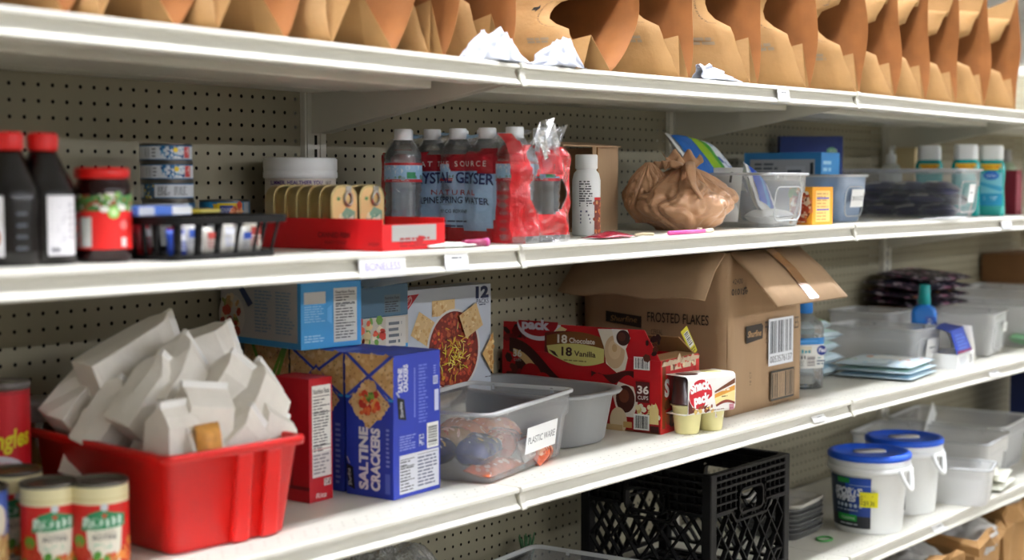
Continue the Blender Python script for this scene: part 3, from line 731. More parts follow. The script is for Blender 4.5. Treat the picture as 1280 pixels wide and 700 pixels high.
ar = lambda q: .010*math.sin(q*PI*.9)
i.text('AT THE SOURCE', .105, .130, .0095, '#e9dada', fit=.145, gap=1.5)
i.text('CRYSTAL GEYSER', .075, .098, .019, '#1d2a66', fit=.19, bold=.02, arch=lambda q: .004*math.sin(q*PI))
i.text('NATURAL', .125, .081, .009, '#a32436', fit=.105, gap=1.4); i.text('ALPINE SPRING WATER', .09, .064, .0115, '#22305e', fit=.165, bold=.01, arch=lambda q: .003*math.sin(q*PI))
i.text('BY CG ROXANE', .15, .05, .006, '#22305e', fit=.06)
i.lines(.13, .033, .235, .038, 1, '#3a4470'); i.lines(.12, .024, .21, .030, 1, '#3a4470')
i.obj('film_print', t)
# small bits along the edge
o = B().tube([(-.028, 0, .0065), (.028, .006, .0065)], .0062, 10); o = o.obj('marker_pen', mat('magenta_plastic', '#8e1f4e', .35)); o.location = (1.80, 1.542, SZ(2, 1.8)); tag(o, 'magenta marker pen lying at the foot of the water pack', 'pen')
B().tube([(.0285, .006, .0065), (.036, .0067, .0065)], .0072, 10).obj('pen_cap', mat('pink_cap', '#c04a86', .35), o)
o = B().loft([[(x, y*(1-abs(x)*8), z) for y, z in ((-.02, .0005), (0, .006*(1-abs(x)*9)), (.02, .0008))] for x in (-.055, -.03, 0, .03, .055)], 0, True, False, False, False).obj('paper_sachet', mat('sachet_paper', '#dfe3d6', .5), solid=.002); o.location = (1.738, 1.545, SZ(2, 1.74)+.003); tag(o, 'pale green paper sachet lying right of the red tray', 'sachet')
# white spice bottle in an open carton
t = thing('open_carton', 'tall brown carton with open top flap standing behind the water pack', 'box', (2.452, 1.875, SZ(2, 2.46)), 0)
cw, cdp, chh = .150, .20, .172
B().box((0, 0, 0), (cw, cdp, .003)).obj('carton_floor', M_cardin, t)
for nm, c, d in (('side_panel', (cw/2-.0015, 0, 0), (.003, cdp, chh)), ('side_panel', (-cw/2+.0015, .06, 0), (.003, cdp-.12, chh)), ('back_panel', (0, cdp/2-.0015, 0), (cw-.006, .003, chh))):
    B().box(c, d).obj(nm, M_card, t)
B().box((cw/2-.045, -cdp/2-.0, 0), (.09, .003, chh)).obj('front_panel', M_card, t)
B().box((cw/2-.075, -cdp/2-.002, 0), (.003, .004, chh)).obj('panel_crease', M_cardin, t)
B().box((0, 0, 0), (cw+.05, .085, .003)).obj('top_flap', M_card, t, loc=(-.03, -cdp/2+.03, chh+.004)).rotation_euler = (.10, 0, 0)
X, Y = 2.268, 1.665
t = thing('seasoning_bottle', 'white cylindrical seasoning bottle with printed back label, behind the water pack', 'bottle', (X, Y, SZ(2, X)))
B().lathe([(.024, 0), (.027, .003), (.027, .105), (.024, .118), (.019, .124), (.019, .128)], 36).obj('bottle_body', M_white, t)
B().lathe([(.0195, .126), (.0215, .128), (.0215, .152), (.020, .154)], 30).obj('cap', M_white, t)
i = Ink(cyl(.0273, face_cam(X, Y)), .003); i.lines(-.014, .055, .012, .105, 11, '#3c3e42'); i.lines(-.012, .022, .01, .05, 4, '#6a6c80'); i.rect(.016, .002, .036, .068, '#7a2a18'); i.rect(.016, .068, .036, .073, '#c81c1c'); i.spots(.016, .004, .036, .066, 30, .002, .005, ['#c86a30', '#8a3414', '#e0a060'], 2); i.obj('bottle_label', t)
for nm, X, Y, w_, d_, rz in (('flat dark red foil packet lying right of the water pack', 2.19, 1.555, .12, .05, .1),):
    o = B().loft([[(x*w_, y*d_, .002+.010*(1-(2*x)**2)*(1-(2*y)**2)+.002*noise.noise(Vector((x*9, y*9, 2)))) for y in (-.5, -.3, 0, .3, .5)] for x in [q/8-.5 for q in range(9)]], 0, True, False, False, False).obj('foil_packet', mat('dark_red_foil', '#7c1626', .25), solid=.001)
    o.location = (X, Y, SZ(2, X)+.001); o.rotation_euler = (0, 0, rz); tag(o, nm, 'packet')
o = B().tube([(-.03, 0, .003), (0, .006, .004), (.03, 0, .003)], .003, 6).obj('twist_scrap', mat('straw_paper', '#b8a888', .7)); o.location = (2.31, 1.56, SZ(2, 2.3)); tag(o, 'small tan twist of wrapper on the second shelf edge', 'scrap')
o = B().tube([(-.095, 0, .004), (.05, 0, .004)], .0042, 8).obj('plastic_pen', mat('pink_plastic', '#e0559a', .35)); o.location = (2.455, 1.545, SZ(2, 2.455)); o.rotation_euler = (0, 0, .08); tag(o, 'long pink plastic pen lying along the second shelf edge', 'pen')
B().tube([(.05, 0, .004), (.085, 0, .0045)], .0045, 8).obj('pen_tip', mat('cream_tip', '#e8dcc0', .4), o)
B().box((.03, 0, .008), (.012, .006, .003)).obj('pen_clip', mat('cream_tip', '#e8dcc0', .4), o)
# tan carrier bag
M_tan = mat('tan_carrier_bag', '#c29672', .30, bump=.4, bscale=40, bdist=.006, coat=.25)
t = thing('carrier_bag', 'crumpled tan plastic carrier bag with tied handles on the second shelf', 'plastic bag', (2.622, 1.672, SZ(2, 2.585)), -.3)
def tied_bag(w, d, h, seed):
    b = B(); rings = []; nv, nu = 70, 200
    for j in range(nv+1):
        v = j/nv; ring = []
        prof = math.sin(min(1, v*1.7+.10)*PI/2)**.5 if v < .5 else max(.14, 1-((v-.5)/.5)**1.5*.88)
        for i in range(nu):
            th = 2*PI*i/nu; c_, s_ = math.cos(th), math.sin(th); q = Vector((c_*1.3, s_*1.3, v*1.6+seed))
            w1 = th+.9*noise.noise(q)+.6*noise.noise(q*2.0)+.5*v
            f = (1-abs(math.sin(w1*4)))**1.6*(.04+.24*v)+(1-abs(math.sin(w1*9.5+1)))**1.6*(.02+.09*v)
            for qq, aa in ((1.6, .11), (3.2, .07), (6, .035)):
                z_ = noise.noise(Vector((c_*qq*.6+seed, s_*qq*.6-v*.4, v*qq*.9)))
                f += aa*(max(0, 1-4.5*abs(z_)))**1.3
            k = prof*(1.02+.26*noise.noise(q*.9)-f+.08)
            ring.append((c_*k*w/2, s_*k*d/2, h*(v+.10*noise.noise(q*1.4)*v*(1.2-v))*(1 if v > .03 else 0)))
        rings.append(ring)
    return b.loft(rings, 0, True, True, True)
tied_bag(.245, .21, .132, 3.3).obj('bag_body', M_tan, t)
tied_bag(.11, .10, .125, 9.1).obj('bag_bulge', M_tan, t, loc=(-.07, .03, .015))
def ear(nm, a, el, L, w_, seed, curl=.0):
    b = B(); rows = []
    for i in range(15):
        u = i/14; r = []
        for j in range(25):
            q = j/12-1; wd = .010+w_*math.sin(min(1, u*1.4)*PI/2)
            x = L*u*math.cos(el-curl*u); z = L*u*math.sin(el-curl*u)+.010*u*math.sin(q*8+seed)+.006*noise.noise(Vector((q*3, u*4, seed)))
            y = q*wd+.004*math.sin(u*9+seed)
            r.append((x*math.cos(a)-y*math.sin(a), x*math.sin(a)+y*math.cos(a), .118+z))
        rows.append(r)
    b.loft(rows, 0, True, False, False, False); b.obj(nm, M_tan, t, solid=.0008)
ear('handle', -2.2, .75, .075, .030, 1, 1.9); ear('handle', -.9, .5, .075, .034, 3, 1.7); ear('gathered_top', 1.0, 1.0, .05, .030, 5); ear('gathered_top', 3.0, .9, .055, .028, 8, .6)
B().tube([(-.02, -.03, .125), (-.035, -.06, .140), (-.055, -.085, .125), (-.06, -.10, .095), (-.045, -.108, .065)], [.012, .010, .011, .012, .014], 10, flat=.3).obj('handle_loop', M_tan, t)
# ---------------------------------------------------------------- lidless storage bins
def store_bin(label, X, Y, lv, w, d, h, rz=0, m=None, tagtext=None, tagsize=(.08, .042), group='clear plastic storage bins', tagpos=(0, .5), side=-1, rim=.008, hand=True, z=None, tagcol='#f3f3f0'):
    """X, Y: centre of the bin; w across its label end (local x), d the long way (local y)"""
    t = thing('storage_bin', label, 'bin', (X, Y, (SZ(lv, X) if z is None else z)+.0005), rz, group); m = m or M_frost
    k0, k1, k2 = .86, .93, .97; th = .0022; r = .022
    R = lambda a, zz, dr=0, q=0: rrect(w*a+dr, d*(a+.03*(1-a)/.14)+dr, r+dr/2, zz, 6)
    rg = [R(k0, 0, -.012), R(k0, .004), R(k1, h*.60), R(k2, h*.66), R(k2+.01, h-.007), R(1, h-.006, rim), R(1, h-.001, rim), R(1, h, rim-.003), R(1, h, -2*th-.004), R(k2, h-.004, -2*th), R(k2, h*.66, -2*th), R(k1, h*.6, -2*th), R(k0, .006, -2*th), R(k0, th+.002, -.014)]
    B().loft(rg[:6]+rg[10:][:0], 0, True, True, False).obj('bin_wall', m, t)
    rm_ = B().loft([R(k2+.01, h-.007), R(1, h-.006, rim), R(1, h-.001, rim), R(1, h, rim-.003), R(1, h, -2*th-.004), R(k2, h-.006, -2*th-.004)], 0, True, False, False).obj('rim', M_rim, t)
    b = B()
    for sx in (-1, 1):
        for q in (-.3, .25): b.box((sx*(w/2-.006), q*d, h-.012), (.004, .006, .010))
    for q in (-.28, .28): b.box((q*w, -d/2+.006, h-.012), (.006, .004, .010))
    b.obj('rim_lugs', M_rim, rm_)['kind'] = 'stuff'
    if hand:
        # raised frame of the hand recess on the label end
        pts = [(p[0], -d/2*(k1-.005)-.001, p[1]+h*.43) for p in [(q[0], q[1]) for q in rrect(w*.66, h*.62, .02, 0, 4)]]
        b = B().tube([(x, y-.045*d*0-(zz/h)*d*.028, zz) for x, y, zz in pts], .0018, 6, closed=True); b.obj('recess_frame', M_rim, t)
    if tagtext is not None:
        tw, tg = tagsize; u0 = tagpos[0]-tw/2; v0 = h*tagpos[1]-tg/2
        fn = lambda u, v, l: (u, -d/2*(k1+.03*(1-k1)/.14)-.010-l-(v-h*.5)*.12, v)
        bl_ = B().loft([[fn(u0, v0, 0), fn(u0+tw, v0, 0)], [fn(u0, v0+tg, 0), fn(u0+tw, v0+tg, 0)]], 0, False, False, False, False).obj('bin_label', mat('tag_paper', '#f4f4f2', .35), t, solid=.0004)
        i = Ink(fn, lift=.0006); i.rect(u0, v0, u0+tw, v0+tg, tagcol)
        if not tagtext: i.lines(u0+tw*.2, v0+tg*.45, u0+tw*.8, v0+tg*.62, 1, '#8a8d90')
        else: i.text(tagtext, u0+tw*.06, v0+tg*.36, tg*.27, '#2b2b30', fit=tw*.88)
        i.obj('label_print', bl_)
    return t
M_haze = clear('hazy_polypropylene', '#f8fafb', .46, .3, .3, .35)
M_clearbin = clear('clear_polypropylene', '#f8fafc', .19, .22, .14, .4)
M_seethrough = clear('see_through_polypropylene', '#f2f5fa', .10, .2, .10, .4)
M_rim = clear('frosted_rim', '#f4f7f8', .45, .2, .4, .5)
def pouch(name, label, cat, loc, w, d, h, m, rot=(0, 0, 0), group=None, paint=None, n=12, seed=1, wr=.12):
    """puffed pillow pack with sealed edges; print follows its top"""
    t = thing(name, label, cat, loc, 0, group); t.rotation_euler = rot
    def sf(u, v, l, sg=1):
        x, y = u/w*2, v/d*2
        k = max(0, (1-abs(x)**3)*(1-abs(y)**4))**.6
        return (u, v, h/2+sg*(h/2*k*(1+wr*noise.noise(Vector((u*30, v*30, seed*3.7))))+.0008)+l)
    b = B()
    for sg in (1, -1):
        b.loft([[sf(w*(i/n-.5), d*(j/n-.5), 0, sg) for j in range(n+1)] for i in range(n+1)], 0, True, False, False, False)
    p_ = b.obj('pouch', m, t)
    if paint:
        i = Ink(lambda u, v, l: sf(u, v, l+.0006), .012, .0003, .012); paint(i, w, d); i.obj('pouch_print', p_)
    return t
store_bin('clear bin overflowing with wipe packs on the second shelf', 2.865, 1.715, 2, .20, .315, .118, .06, M_clearbin, None)
g = 'wipe and tissue packs in the clear bin'
def p_wipe(i, w, d):
    i.rect(-w*.47, -d*.42, -w*.2, d*.42, '#1d62b4'); i.rect(-w*.2, -d*.42, w*.0, d*.42, '#8fb81c'); i.rect(w*0, -d*.42, w*.1, d*.42, '#3a9a3a'); i.rect(w*.1, -d*.42, w*.47, d*.42, '#dfe6ee')
    i.spots(w*.1, -d*.4, w*.46, d*.4, 40, .004, .012, ['#2a6fc0', '#f2f4f6', '#1c4ea0', '#e8ecf0'], 4)
M_packw = mat('white_pack_film', '#e9e9e6', .35)
pouch('wipe_pack', 'blue, green and white wipe pack lying across the top of the clear bin', 'pack', (2.835, 1.765, SZ(2, 2.8)+.128), .25, .14, .04, M_packw, (.85, .10, .12), g, p_wipe)
def p_tex(i, w, d): i.lines(-w*.35, -d*.3, w*.3, d*.2, 7, '#8a8d94'); i.spots(-w*.45, -d*.45, -w*.2, -d*.2, 12, .006, .014, ['#4a62b0', '#cfd6ea'], 2); i.rect(w*.36, d*.2, w*.39, d*.4, '#20242c')
pouch('wipe_pack', 'white pack with grey small print against the left wall of the clear bin', 'pack', (2.793, 1.72, SZ(2, 2.8)+.068), .17, .12, .03, M_packw, (1.35, 0, -1.45), g, p_tex, seed=3)
def p_blue(i, w, d): i.rect(-w*.45, -d*.4, w*.1, d*.4, '#2b57c4'); i.rect(-w*.2, -d*.4, -w*.05, d*.4, '#3fa0e0'); i.spots(w*.1, -d*.4, w*.45, d*.4, 16, .006, .016, ['#e6eaf0', '#3a62c0', '#f4f4f6'], 7)
pouch('wipe_pack', 'bright blue and white pack leaning in the front of the clear bin', 'pack', (2.895, 1.66, SZ(2, 2.9)+.063), .16, .11, .03, M_packw, (1.15, .35, .2), g, p_blue, seed=6)
pouch('wipe_pack', 'plain white pack low in the front of the clear bin', 'pack', (2.89, 1.62, SZ(2, 2.9)+.008), .13, .08, .03, M_packw, (0, 0, .2), g, None, seed=9)
# cartons beyond
def carton(name, label, X, Y, z, w, d, h, m, rz=0, cat='box', group=None, faces=(), rot=None, bev=.0012):
    t = thing(name, label, cat, (X, Y, z), rz, group)
    if rot: t.rotation_euler = rot
    t_ = B().box((0, 0, 0), (w, d, h)).obj('carton', m, t, bevel=bev)
    for fc, fn in faces:
        U = {'front': w, 'left': d, 'top': w, 'right': d}[fc]; V = {'front': h, 'left': h, 'top': d, 'right': h}[fc]
        i = Ink({'front': front, 'left': left, 'top': top, 'right': right}[fc](w, d, h)); fn(i, U, V); i.obj({'front': 'front_print', 'left': 'side_print', 'top': 'top_print', 'right': 'side_print'}[fc], t_)
    return t
def f1(i, U, V):
    i.spots(U*.3, V*.05, U*.9, V*.5, 30, .004, .012, ['#2a4f9a', '#1c3a80', '#4a7ac0'], 3); i.disc(U*.82, V*.82, .013, .010, '#7ab88a'); i.disc(U*.86, V*.66, .012, .012, '#c86a6a'); i.disc(U*.62, V*.4, .02, .018, '#31549c'); i.text('60', U*.79, V*.79, .012, '#dce8dc', fit=.02)
def f2(i, U, V): i.lines(U*.3, V*.1, U*.6, V*.8, 4, '#7d93bd'); i.rect(U*.3, V*.2, U*.65, V*.5, '#8fa3c8')
carton('cereal_box', 'dark navy carton standing behind the light blue box', 3.655, 1.925, SZ(2, 3.65), .055, .17, .222, mat('navy_card', '#22377c', .4), .62, faces=(('left', f1), ('front', f2)))
def f3(i, U, V): i.rect(U*.08, V*.06, U*.92, V*.9, '#b9bcc0'); i.lines(U*.14, V*.1, U*.5, V*.86, 12, '#5a626c'); i.rect(U*.55, V*.15, U*.8, V*.8, '#c9ccd0'); i.lines(U*.57, V*.2, U*.78, V*.76, 8, '#4a525c'); i.rect(U*.86, V*.1, U*.9, V*.85, '#2a3038')
def f4(i, U, V): i.lines(U*.1, V*.5, U*.6, V*.9, 4, '#a9d4ee'); i.text('low fat', U*.45, V*.42, .012, '#dff0fa', fit=U*.45); i.lines(U*.1, V*.1, U*.7, V*.3, 3, '#7fbce2')
carton('cracker_box', 'light blue carton in front of the navy carton', 3.415, 1.85, SZ(2, 3.4), .125, .21, .172, mat('sky_card', '#3b8fd0', .4), .1, faces=(('left', f3), ('front', f4)))
def f5(i, U, V):
    i.rect(0, 0, U, V, '#e59a26'); i.disc(U*.5, V*.5, U*.46, V*.42, '#8a3a14')
    def ins(u, v): return ((u/U-.5)/.45)**2+((v/V-.48)/.42)**2 < 1
    i.spots(0, 0, U, V, 240, .004, .008, ['#c8562a', '#e88a50', '#f0d0b0', '#b8401c', '#f4e4d0'], 5, ins); i.spots(0, V*.75, U*.3, V, 20, .003, .006, ['#3a7a2a', '#5a9a3a'], 6); i.lines(U*.2, V*.05, U*.9, V*.1, 1, '#f4e4c4')
def f6(i, U, V): i.rect(U*.16, V*.08, U*.84, V*.9, '#f2c878'); i.lines(U*.2, V*.1, U*.8, V*.86, 9, '#c89a58'); i.rect(U*.2, V*.68, U*.8, V*.72, '#5a5ab0'); i.rect(U*.2, V*.38, U*.8, V*.42, '#5a5ab0')
carton('pudding_mix_box', 'small orange carton with bean picture between the two bins', 3.06, 1.606, SZ(2, 3.06), .082, .062, .086, mat('orange_card', '#e8a02c', .45), -.12, faces=(('left', f5), ('front', f6)))
store_bin('bluish clear bin labelled DRINK PACKETS', 3.30, 1.765, 2, .16, .30, .115, .06, clear('bluish_polypropylene', '#bcd2ee', .38, .25, .4, .45), 'DRINK PACKETS', (.075, .043))
g = 'drink mix packets in the bluish bin'
rr = random.Random(8)
p0 = None
for k in range(8):
    nm = 'blue drink mix packet standing in the bluish bin, %s from the front' % ('first', 'second', 'third', 'fourth', 'fifth', 'sixth', 'seventh', 'eighth')[k]
    x, y, a = 3.30+rr.uniform(-.004, .004), 1.675+.026*k, .06
    if not p0: p0 = pouch('drink_packet', nm, 'packet', (x, y, SZ(2, 3.3)+.047), .115, .075, .012, mat('pale_blue_foil', '#9ab8e0', .3), (1.3, 0, a), g, lambda i, w, d: i.lines(-w*.4, -d*.3, w*.4, d*.3, 4, '#e8eef6'), 6)
    else: dup(p0, (x, y, SZ(2, 3.3)+.047), None, nm, rot=(1.3+rr.uniform(-.03, .03), 0, a))
store_bin('long clear bin full of dark blue toothbrush packs', 3.90, 1.775, 2, .21, .41, .134, .08, M_seethrough, '', (.05, .05))
g = 'dark packs in the long clear bin'
p0 = None
for k in range(21):
    nm = 'dark navy pack in the long clear bin, %s, layer %s' % (('front left', 'front right', 'second row left', 'second row right', 'middle left', 'middle right', 'rear')[k % 7], ('lowest', 'middle', 'upper')[k // 7])
    x = 3.90+(-.035 if k % 2 == 0 else .03)+rr.uniform(-.006, .006); y = 1.64+.042*(k % 7); z = SZ(2, 3.9)+.006+.030*(k//7)
    if not p0: p0 = pouch('brush_pack', nm, 'pack', (x, y, z), .075, .10, .032, mat('navy_foil', '#1c2050', .3), (0, .1, 0), g, lambda i, w, d: (i.rect(-w*.4, -d*.1, -w*.2, d*.4, '#c8c4c0'), i.rect(0, -d*.4, w*.1, d*.2, '#3a3f80')), 6)
    else: dup(p0, (x, y, z), None, nm, rot=(rr.uniform(-.1, .1), rr.uniform(-.15, .15), rr.uniform(-.5, .5)))
o = B().loft([[(x, y+.01*math.sin(x*20), .0015+.003*abs(math.sin(x*30+y*40))) for y in (-.03, -.01, .01, .03)] for x in [q*.02-.12 for q in range(13)]], 0, True, False, False, False).obj('plastic_sleeve', M_milky, solid=.001); o.location = (3.71, 1.55, SZ(2, 3.7)+.001); tag(o, 'flattened clear plastic sleeve lying before the long bin', 'sleeve')
# toiletry bottles
M_teal = mat('teal_gel', '#17a3a0', .15, coat=.5)
def shampoo(label, X, Y, full):
    t = thing('shampoo_bottle', label, 'bottle', (X, Y, SZ(2, X)), face_cam(X, Y)+PI/2, 'teal shampoo bottles with white caps')
    B().loft([rrect(.082*a, .044*b_, .02*b_, z, 6) for a, b_, z in ((.9, .85, 0), (1, 1, .004), (.95, .98, .05), (.9, .95, .085), (.98, 1, .13), (.96, .98, .15), (.8, .85, .162), (.74, .8, .164))], 0, True).obj('bottle_body', M_teal, t)
    B().loft([rrect(.068*a, .038*b_, .018, z, 6) for a, b_, z in ((.97, .97, .163), (1, 1, .165), (.98, .98, .200), (.9, .85, .206), (.7, .6, .207))], 0, True).obj('cap', M_white, t)
    i = Ink(lambda u, v, l: (u, -.0232-l+abs(u)**2*4, v), .008)
    i.rect(-.028, .134, .028, .152, '#e8b81c'); i.text('VALUE', -.022, .139, .008, '#c05a18', fit=.044, bold=.02)
    i.rect(-.030, .03, .032, .128, '#7cc8d8' if full else '#2aa8a8')
    if full:
        i.rect(-.030, .03, .032, .066, '#1794c0'); i.disc(0, .118, .022, .013, '#2a6cc0'); i.text('daily', -.014, .115, .007, '#e4eef8', fit=.028); i.poly([(-.03, .09), (.03, .07), (.032, .085), (-.03, .1)], '#3aa0c8'); i.lines(-.02, .045, .025, .058, 2, '#bfe4f0')
    i.obj('bottle_label', t)
shampoo('teal shampoo bottle farthest left, above the long bin', 4.16, 1.80, False)
shampoo('teal shampoo bottle in the middle, half behind the long bin', 4.11, 1.668, False)
shampoo('teal shampoo bottle at right with blue label in view', 4.243, 1.645, True)
X, Y = 4.18, 1.93
t = thing('pump_bottle', 'white pump bottle standing behind the long clear bin', 'bottle', (X, Y, SZ(2, X)))
B().lathe([(.03, 0), (.033, .004), (.033, .13), (.024, .15), (.014, .156)], 32).obj('bottle_body', mat('pearl_plastic', '#c9ccc4', .3), t)
B().lathe([(.016, .155), (.016, .18), (.007, .184), (.007, .2)], 24).obj('pump_collar', M_white, t)
B().box((-.008, -.008, .198), (.04, .012, .009), rz=.6).obj('pump_spout', M_white, t, bevel=.002)
carton('soap_box', 'narrow cream carton beside the white pump bottle', 4.30, 1.93, SZ(2, 4.3), .05, .06, .205, mat('cream_card', '#cdb98c', .5), .1, faces=(('front', lambda i, U, V: i.lines(U*.2, V*.2, U*.8, V*.8, 6, '#a8946a')),))
carton('book', 'dark red upright box right of the shampoo bottles', 4.47, 1.70, SZ(2, 4.47), .05, .11, .135, mat('dark_red_card', '#7c2030', .5), .0, faces=(('front', lambda i, U, V: i.lines(U*.15, V*.1, U*.85, V*.9, 12, '#a85060')),))
X, Y = 4.66, 1.76
t = thing('lotion_bottle', 'pale green bottle at the right frame edge of the second shelf', 'bottle', (X, Y, SZ(2, X)))
B().lathe([(.034, 0), (.038, .005), (.038, .12), (.03, .15), (.016, .165)], 32).obj('bottle_body', mat('sage_plastic', '#8c9a80', .35), t); B().lathe([(.018, .162), (.018, .2), (.015, .203)], 24).obj('cap', mat('grey_plastic', '#8f8d88', .4), t)
# ================================================================ third shelf, left to right
def on3(X): return SZ(3, X)
X, Y = 1.172, 1.902
t = thing('crisp_can', 'tall red crisp canister at the left frame edge', 'canister', (X, Y, on3(X)))
B().lathe([(.0365, 0), (.0375, .001), (.0375, .003), (.0365, .004), (.0365, .212), (.0375, .213), (.0375, .215)], 40).obj('can_body', M_tin, t)
B().lathe([(.0378, .2135), (.0385, .2145), (.0385, .2205), (.0375, .2222), (.036, .2215)], 40).obj('lid', clear('smoky_lid', '#8c8480', .6, .2, .3, .5), t)
i = Ink(cyl(.0368, face_cam(X, Y)), .004); c = .0365*PI
i.rect(-c, .005, c, .211, '#c01420'); i.rect(-c, .205, c, .211, '#a8121c'); i.disc(-.010, .085, .046, .034, '#c8c4cc'); i.rect(-c*.9, .02, c*.9, .055, '#b8b4c4'); i.spots(-.04, .02, .04, .08, 40, .003, .008, ['#8a94c8', '#6a78b8', '#d4d0dc', '#b0a8c0'], 3); i.text('ORIGINAL', -.03, .104, .006, '#c84a4a', fit=.04)
i.text('Pringles', -.042, .124, .026, '#d8cc20', fit=.082, bold=.03, shear=.2, rot=.12); i.obj('can_label', t)
def veg_can(label, X, Y, blue=False):
    t = thing('food_can', label, 'can', (X, Y, on3(X)), 0, 'tall food cans on the third shelf')
    pr = [(.0375, 0), (.0385, .0008), (.0385, .0025), (.0372, .004)]
    for k in range(7): pr += [(.0372, .03+k*.008), (.0366, .034+k*.008)]
    B().lathe(pr+[(.0372, .1095), (.0385, .1115), (.0385, .1135), (.0372, .1143), (.0355, .1135), (.035, .110), (.02, .1095), (.019, .1102)], 48).obj('can_body', mat('tin_dark_reflection', '#77746e', .35, metal=1), t)
    i = Ink(cyl(.0376, face_cam(X, Y)), .004); c = .0372*PI
    if blue:
        i.rect(-c, .004, c, .109, '#4a62b0'); i.disc(.022, .07, .022, .024, '#e4dcc8'); i.rect(-c, .004, c, .048, '#b88a54'); i.spots(0, .01, .05, .05, 30, .004, .01, ['#d8c080', '#a87038', '#e8d8a0'], 2); i.obj('can_label', t); return t
    i.rect(-c, .004, c, .088, '#d2201a'); i.rect(-c, .088, c, .109, '#e6dcae'); i.rect(-c, .0925, c, .094, '#d8c88c'); i.rect(-c, .0865, c, .088, '#f0e4c0')
    o = .006
    i.poly([(o-.020, .004), (o-.024, .056), (o+.025, .056), (o+.021, .004)], '#efe9d8'); i.poly([(o-.031, .052), (o-.029, .066), (o-.02, .075), (o-.004, .080), (o+.01, .076), (o+.024, .073), (o+.031, .071), (o+.030, .056)], '#2f8a5a')
    i.text('ROTEL', o-.028, .058, .012, '#d8ece0', fit=.057, bold=.05); i.text('THE ORIGINAL', o-.013, .048, .003, '#5a5048', fit=.028); i.text('ROTINI', o-.015, .040, .0065, '#3a302a', fit=.030, bold=.02); i.lines(o-.014, .028, o+.014, .036, 2, '#9ac8a8'); i.disc(o, .083, .005, .005, '#d0d4d8'); i.poly([(o-.004, .074), (o, .068), (o+.004, .074)], '#d83a20')
    i.spots(-c, .004, o-.024, .04, 30, .005, .011, ['#c83a22', '#e06030', '#6a9a30', '#d84830', '#8a7a28'], 4); i.spots(o+.025, .004, c, .05, 30, .005, .011, ['#c83a22', '#e87838', '#a0a030', '#f09848', '#d84830'], 6); i.spots(o-.02, .004, o+.02, .02, 14, .004, .008, ['#c87a40', '#d84828', '#e8a050', '#5a9a38'], 5)
    i.obj('can_label', t); return t
veg_can('red and cream food can, nearest and tallest in view at lower left', 1.156, 1.651)
veg_can('red and cream food can half hidden behind the nearest can', 1.108, 1.693)
veg_can('red and cream food can third from the right, mostly hidden', 1.122, 1.80)
veg_can('blue food can cut by the left frame edge', 1.028, 1.735, True)
X, Y = 1.262, 1.955
t = thing('glass_jar', 'dark glass jar with grey ribbed lid behind the crisp canister', 'jar', (X, Y, on3(X)))
B().lathe([(.036, 0), (.04, .004), (.04, .13), (.034, .15), (.034, .155)], 32).obj('jar_body', mat('amber_preserve', '#5a3c1c', .15, coat=.5), t)
b = B(); b.lathe([(.037, .15), (.0385, .152), (.0385, .178), (.036, .181)], 32)
for k in range(28): b.box((.0387*math.cos(k*PI/14), .0387*math.sin(k*PI/14), .153), (.0015, .0015, .022))
b.obj('lid', mat('grey_plastic', '#8f8d88', .4), t)
# red tote with white paper sacks
TX, TY = 1.345, 1.772; TW, TD, TH = .232, .385, .142
t = thing('red_tote', 'bright red plastic tote with ribbed end, heaped with white paper sacks', 'tote', (TX, TY, on3(TX)), -.06)
def ring(k, z, dr=0):
    pts = rrect(TW*k+dr, TD*(k+(1-k)*.35)+dr, .016, z, 4); o = []
    for x, y, zz in pts: o.append((x, y, zz))
    return o
th = .003
B().loft([ring(.86, 0, -.012), ring(.86, .004), ring(.985, TH-.010), ring(1, TH-.012, .012), ring(1, TH-.003, .014), ring(1, TH, .012), ring(1, TH, -th*2), ring(.985, TH-.008, -th*2), ring(.86, .006, -th*2), ring(.86, .0045, -.016)], 0, True).obj('tote_body', M_red, t)
# two vertical ribs on the end, three on the long side
for k, x in enumerate((.012, .062)):
    yb = -TD*.5*(.86+.14*.35); yt = -TD*.5*.99
    B().loft([[(x-w_, yb-.009*(z > 0), z) for w_ in (0,)]+[(x-.015, yb+(yt-yb)*z/TH+.003, z), (x-.013, yb+(yt-yb)*z/TH-.008, z), (x+.013, yb+(yt-yb)*z/TH-.008, z), (x+.015, yb+(yt-yb)*z/TH+.003, z)][0:] for z in (.0, TH-.012)] if False else
             [[(x-.016, yb+(yt-yb)*z/TH+.004, z), (x-.013, yb+(yt-yb)*z/TH-.009, z), (x+.013, yb+(yt-yb)*z/TH-.009, z), (x+.016, yb+(yt-yb)*z/TH+.004, z)] for z in (.002, TH-.012)], 0, False).obj('rib', M_red, t, bevel=.003)
M_sack = mat('sack_paper', '#f3ede2', .6, var=.03, vscale=40, bump=.35, bscale=70)
